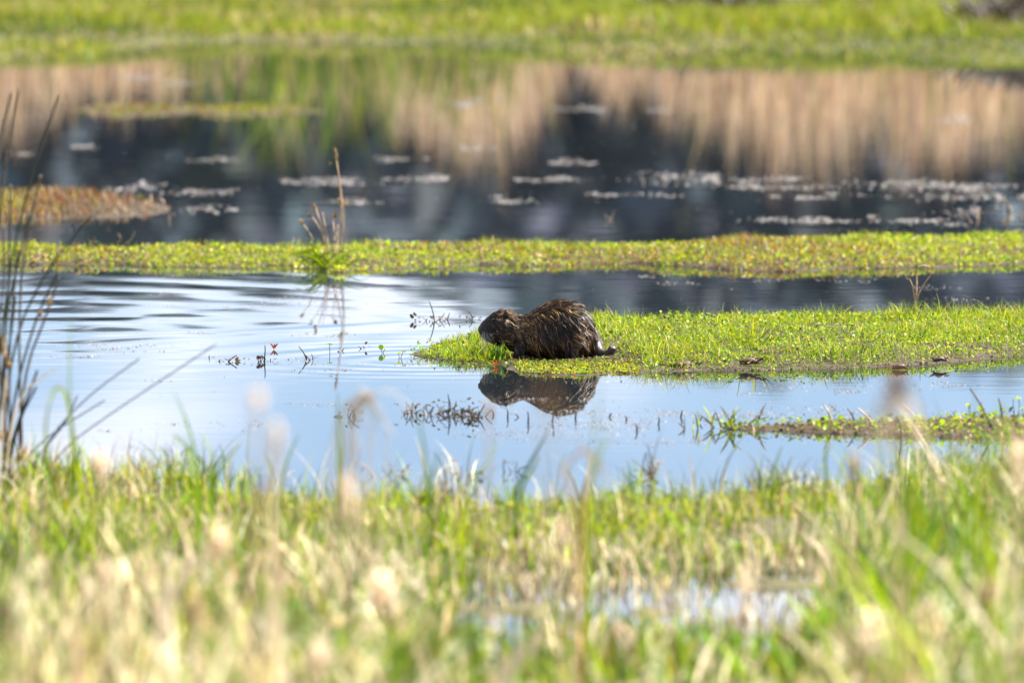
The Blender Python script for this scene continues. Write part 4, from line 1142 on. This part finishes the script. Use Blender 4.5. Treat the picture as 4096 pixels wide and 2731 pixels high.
weed(1160, 1440, 3, .025, 'tiny bent twig between the sprig and the leaning twig', wob=.02)
weed(1365, 1405, 2, .035, 'inverted V of one broken dark stem on the open water', wob=.008)
weed(1455, 1392, 3, .04, 'small green and dark sprout between broken stem and islet', (M_RUSH,), wob=.01, leafy=2)
weed(1632, 1398, 3, .022, 'dark stub near the pointed end of the islet', wob=.008)
weed(1390, 1665, 7, .09, 'brown dead weed in the water behind the dried plume', TS, wob=.025, leafy=8)
weed(1640, 1655, 8, .085, 'tall tangled brown weed, first of the row below the animal', TS, wob=.025, leafy=10)
weed(1735, 1655, 7, .075, 'dark brown weed with curled leaves, second of the row below the animal', TS, wob=.02, leafy=14)
weed(1795, 1658, 9, .09, 'dense dark weed with a long twig, third of the row below the animal', wob=.02, leafy=16, tall=(1792, 1575))
weed(1860, 1662, 7, .06, 'squat dark weed, fourth of the row below the animal', wob=.025, leafy=18)
weed(1905, 1668, 7, .09, 'weed with a twig slanting up towards the mirrored nose', wob=.02, leafy=14, tall=(1940, 1615))
for px, py, tx, ty, lab in ((2030, 1672, 2028, 1635, 'thin dark stub below the mirrored head'), (2112, 1690, 2110, 1645, 'short dark stub between two longer ones below the mirrored shoulder'),
                            (2208, 1690, 2214, 1628, 'thickest dark stub below the mirrored back'), (2300, 1672, 2302, 1640, 'dark stub with a level twig below the mirrored rump'),
                            (2432, 1668, 2446, 1652, 'small forked stub just past the mirrored tail'), (2548, 1724, 2540, 1690, 'curved black stub on the pale film'), (2632, 1696, 2636, 1668, 'slim stub on the pale film nearer the debris bar'),
                            (2505, 1680, 2500, 1662, 'dot like stub between forked and curved stubs'), (2720, 1668, 2728, 1640, 'slim reddish stub halfway to the debris bar'), (2790, 1690, 2810, 1665, 'hooked stub close to the sparse tussock'),
                            (2076, 1668, 2058, 1655, 'low bent stub under the mirrored chest'), (1975, 1660, 1968, 1640, 'tiny stub between weed row and longer stubs')):
    weed(px, py, 1, .018, lab, wob=.003, name='dead_stub', tall=(tx, ty), r=.0042, group='dead stubs in the water')
weed(2610, 1905, 9, .12, 'dark dead weed standing at the near waterline', TS, wob=.03, leafy=12, tall=(2590, 1775))
weed(1865, 1905, 6, .08, 'brown dead weed at the near waterline under the weed row', TS, wob=.03, leafy=8)
weed(2050, 1885, 4, .09, 'bare upright twig with a knot at the near waterline', wob=.012, leafy=5)
weed(1560, 1900, 6, .10, 'straw and twig weed between plume and brown weed', TS, wob=.03, leafy=6)
weed(4010, 862, 10, .10, 'dead brown weed in the far water at the right edge', TS, wob=.12, leafy=8, r=.006)
weed(3850, 880, 6, .07, 'thin brown weed at the far side of the long bank', TS, wob=.12, r=.005)
weed(285, 800, 3, .13, 'lone reddish stem standing on the mud flat', TS, wob=.02, r=.006, leafy=3)
weed(520, 860, 8, .07, 'brown weeds at the open end of the mud flat', TS, wob=.2, r=.006, leafy=6)
weed(360, 962, 3, .05, 'small black stub rising behind the long bank', wob=.01, r=.007, z=.02)
weed(145, 962, 4, .05, 'black stub with a knob behind the long bank by the rushes', wob=.02, r=.007, z=.02)
weed(470, 965, 2, .08, 'thin arched straw behind the long bank', (M_STRAW,), wob=.02, r=.004, z=.02)
weed(2445, 880, 3, .06, 'faint brown sprig in the dark far water', TS, wob=.02, r=.004)

# --- brown lumps of dead leaf on the islet
def lump(px, py, r, label, n=26, z=.03):
    base = W(px, py, z); root = empty('dead_leaf_clump', base); tag(root, label, 'dead leaves', 'dead leaf clumps on the islet')
    V, f = tube([base + (-r, 0, -.004), base + (-r * .4, 0, .004), base + (r * .3, 0, .006), base + (r, 0, -.004)], [r * .15, r * .35, r * .32, r * .1], 8)
    mesh_obj('root_mat', V, f, M_TWIG, root)
    for i in range(n):
        a = base + np.array([pr_.normal(0, r * .5), pr_.normal(0, r * .5), 0]); ang = pr_.uniform(-1.4, 1.4); L_ = r * pr_.uniform(.5, 1.2)
        add_blade(root, [a, a + (math.sin(ang) * L_ * .5, 0, math.cos(ang) * L_ * .4), a + (math.sin(ang) * L_, 0, math.cos(ang) * L_ * .6)], .006, [BROWN, TAN, DKB][i % 3], 'leaf', M_DRY)
lump(3000, 1448, .045, 'brown dead root clump at the islet edge below the long bladed tussock')
lump(2740, 1464, .055, 'dark rotten clump on the islet edge right of the tail', 22, .015)
lump(3290, 1420, .04, 'straw coloured dead clump on the islet beside the root clump', 14)
lump(2660, 1272, .022, 'small square dark stub on the far edge of the islet', 8, .045)
lump(2850, 1270, .03, 'brown tuft on the far edge of the islet', 12, .045)
lump(3590, 1262, .035, 'brown tuft at the foot of the dead stem', 14, .045)
lump(3760, 1440, .03, 'dark dead clump on the islet edge towards the right', 12, .03)
lump(3600, 1470, .035, 'pointed dark leaf lying at the water on the islet edge', 5, .01)

# --- sticks and pennywort on the debris bar
for (px, py, tx, ty, lab, m) in ((3335, 1700, 3296, 1620, 'pale stick with a reddish top on the debris bar', M_STRAW), (3425, 1702, 3390, 1632, 'thin grey stick leaning on the debris bar', M_TWIG), (3500, 1706, 3430, 1632, 'straw stick slanting low over the debris bar', M_STRAW),
                                 (3606, 1752, 3590, 1664, 'thick upright brown stick in front of the debris bar', M_TWIG), (3682, 1696, 3603, 1614, 'broken stick with a hanging end on the debris bar', M_STRAW), (3975, 1720, 3880, 1552, 'longest thin stick leaning at the right end of the debris bar', M_TWIG),
                                 (4015, 1720, 3994, 1592, 'reddish upright stick at the right end of the debris bar', M_TWIG), (3830, 1700, 3800, 1660, 'short bent stick in the dark litter of the debris bar', M_TWIG)):
    b = W(px, py, .01); root = tag(empty('stick', b), lab, 'stick', 'sticks on the debris bar')
    t = P(tx, ty, b[1] + .02)
    add_stem(root, [b - (0, 0, .015), (b + t) / 2 + (.006, 0, .004), t], .0048, .0028, m)
    add_stem(root, [(b * .4 + t * .6), (b * .4 + t * .6) + (.012, 0, .012)], .002, .001, m, 'side_twig', 5)
def pennywort(px, py, tops, label):
    b = W(px, py, .0); root = tag(empty('pennywort', b), label, 'water plant', 'pennywort on the debris bar')
    for (tx, ty) in tops:
        t = P(tx, ty, b[1] + pr_.normal(0, .02))
        stalk = add_stem(root, [b - (0, 0, .01), (b + t) / 2 + (pr_.normal(0, .006), 0, 0), t], .0016, .0012, M_RUSH, 'stalk', 5)
        V, f, C = leaves(np.array([t]), np.array([pr_.uniform(.011, .017)]), np.array([vary(LIME if pr_.random() < .5 else GREEN)]), .55, 10, pr_)
        mesh_obj('leaf', V, f, M_GRASS, stalk, col=C)
pennywort(3160, 1714, [(3156, 1668), (3172, 1695)], 'pair of round leaves standing at the near end of the debris bar')
pennywort(3195, 1722, [(3190, 1716), (3205, 1730), (3180, 1728)], 'flat dark cluster of round leaves in front of the debris bar end')
pennywort(3880, 1660, [(3876, 1622), (3884, 1616)], 'round leaf lit pale on one stalk behind the debris bar')
pennywort(3922, 1672, [(3920, 1634), (3930, 1640)], 'round level leaf beside the pale lit one')
pennywort(4000, 1690, [(4000, 1625), (4020, 1638), (3985, 1648)], 'three round leaves around the reddish stick')
pennywort(4062, 1680, [(4052, 1594), (4075, 1590), (4044, 1636)], 'tall round leaves at the right edge above the debris bar')
pennywort(4090, 1690, [(4088, 1630), (4096, 1648), (4070, 1660)], 'low round leaves at the right edge above the debris bar')
pennywort(3400, 1712, [(3430, 1690), (3380, 1698), (3362, 1706)], 'small round leaves between the thin grey stick and the straw stick')
pennywort(3660, 1700, [(3690, 1672), (3640, 1682), (3610, 1665)], 'small round leaves behind the thick upright stick')
pennywort(1530, 1412, [(1524, 1388), (1540, 1395)], 'tiny round leaved sprout on the open water short of the islet')
pennywort(1600, 1432, [(1596, 1410), (1612, 1404)], 'round leaved sprout at the very tip of the islet')
pennywort(1320, 1412, [(1318, 1376)], 'single tiny round leaf on a stalk over the open water')

# --- fallen coloured leaves
def fallen(px, py, col, label):
    b = W(px, py, .006); root = tag(empty('fallen_leaf', b), label, 'leaf')
    for a in (-.9, .1, .9):
        add_blade(root, [b, b + (math.sin(a) * .012, 0, .012), b + (math.sin(a) * .022, 0, .02)], .009, col, 'lobe')
    add_stem(root, [b - (0, 0, .008), b + (0, 0, .006)], .0012, .001, M_TWIG, 'stalk', 5)
fallen(1985, 1460, (.55, .12, .015), 'orange red leaf on the water in front of the forefoot')
fallen(1096, 1392, (.50, .13, .05), 'small red leaf floating above the sprigs on open water')

# --- brush at the top edge of the picture
def brush(px, py, Y, w, h, n, label):
    b = W(px, py, .1); b = np.array([P(px, py, Y)[0], Y, float(far_h(np.array([0.]), np.array([Y]))[0])])
    root = tag(empty('dead_shrub', b), label, 'shrub')
    for i in range(n):
        a = b + np.array([pr_.normal(0, w * .3), pr_.normal(0, .2), 0]); ang = pr_.normal(0, .7); L_ = h * pr_.uniform(.5, 1)
        m_ = a + (math.sin(ang) * L_ * .5, pr_.normal(0, .05), math.cos(ang) * L_ * .5); e = m_ + (math.sin(ang * 1.5) * L_ * .5, pr_.normal(0, .05), math.cos(ang * 1.5) * L_ * .4)
        add_stem(root, [a, m_, e], .020, .010, M_TWIG, 'branch', 5)
brush(4040, 75, 77.2, .55, .34, 90, 'dark leafless shrub on the far shore at the top right corner')
brush(2960, 20, 78.5, 1.1, .26, 90, 'low dark brush on the far shore at the top edge')
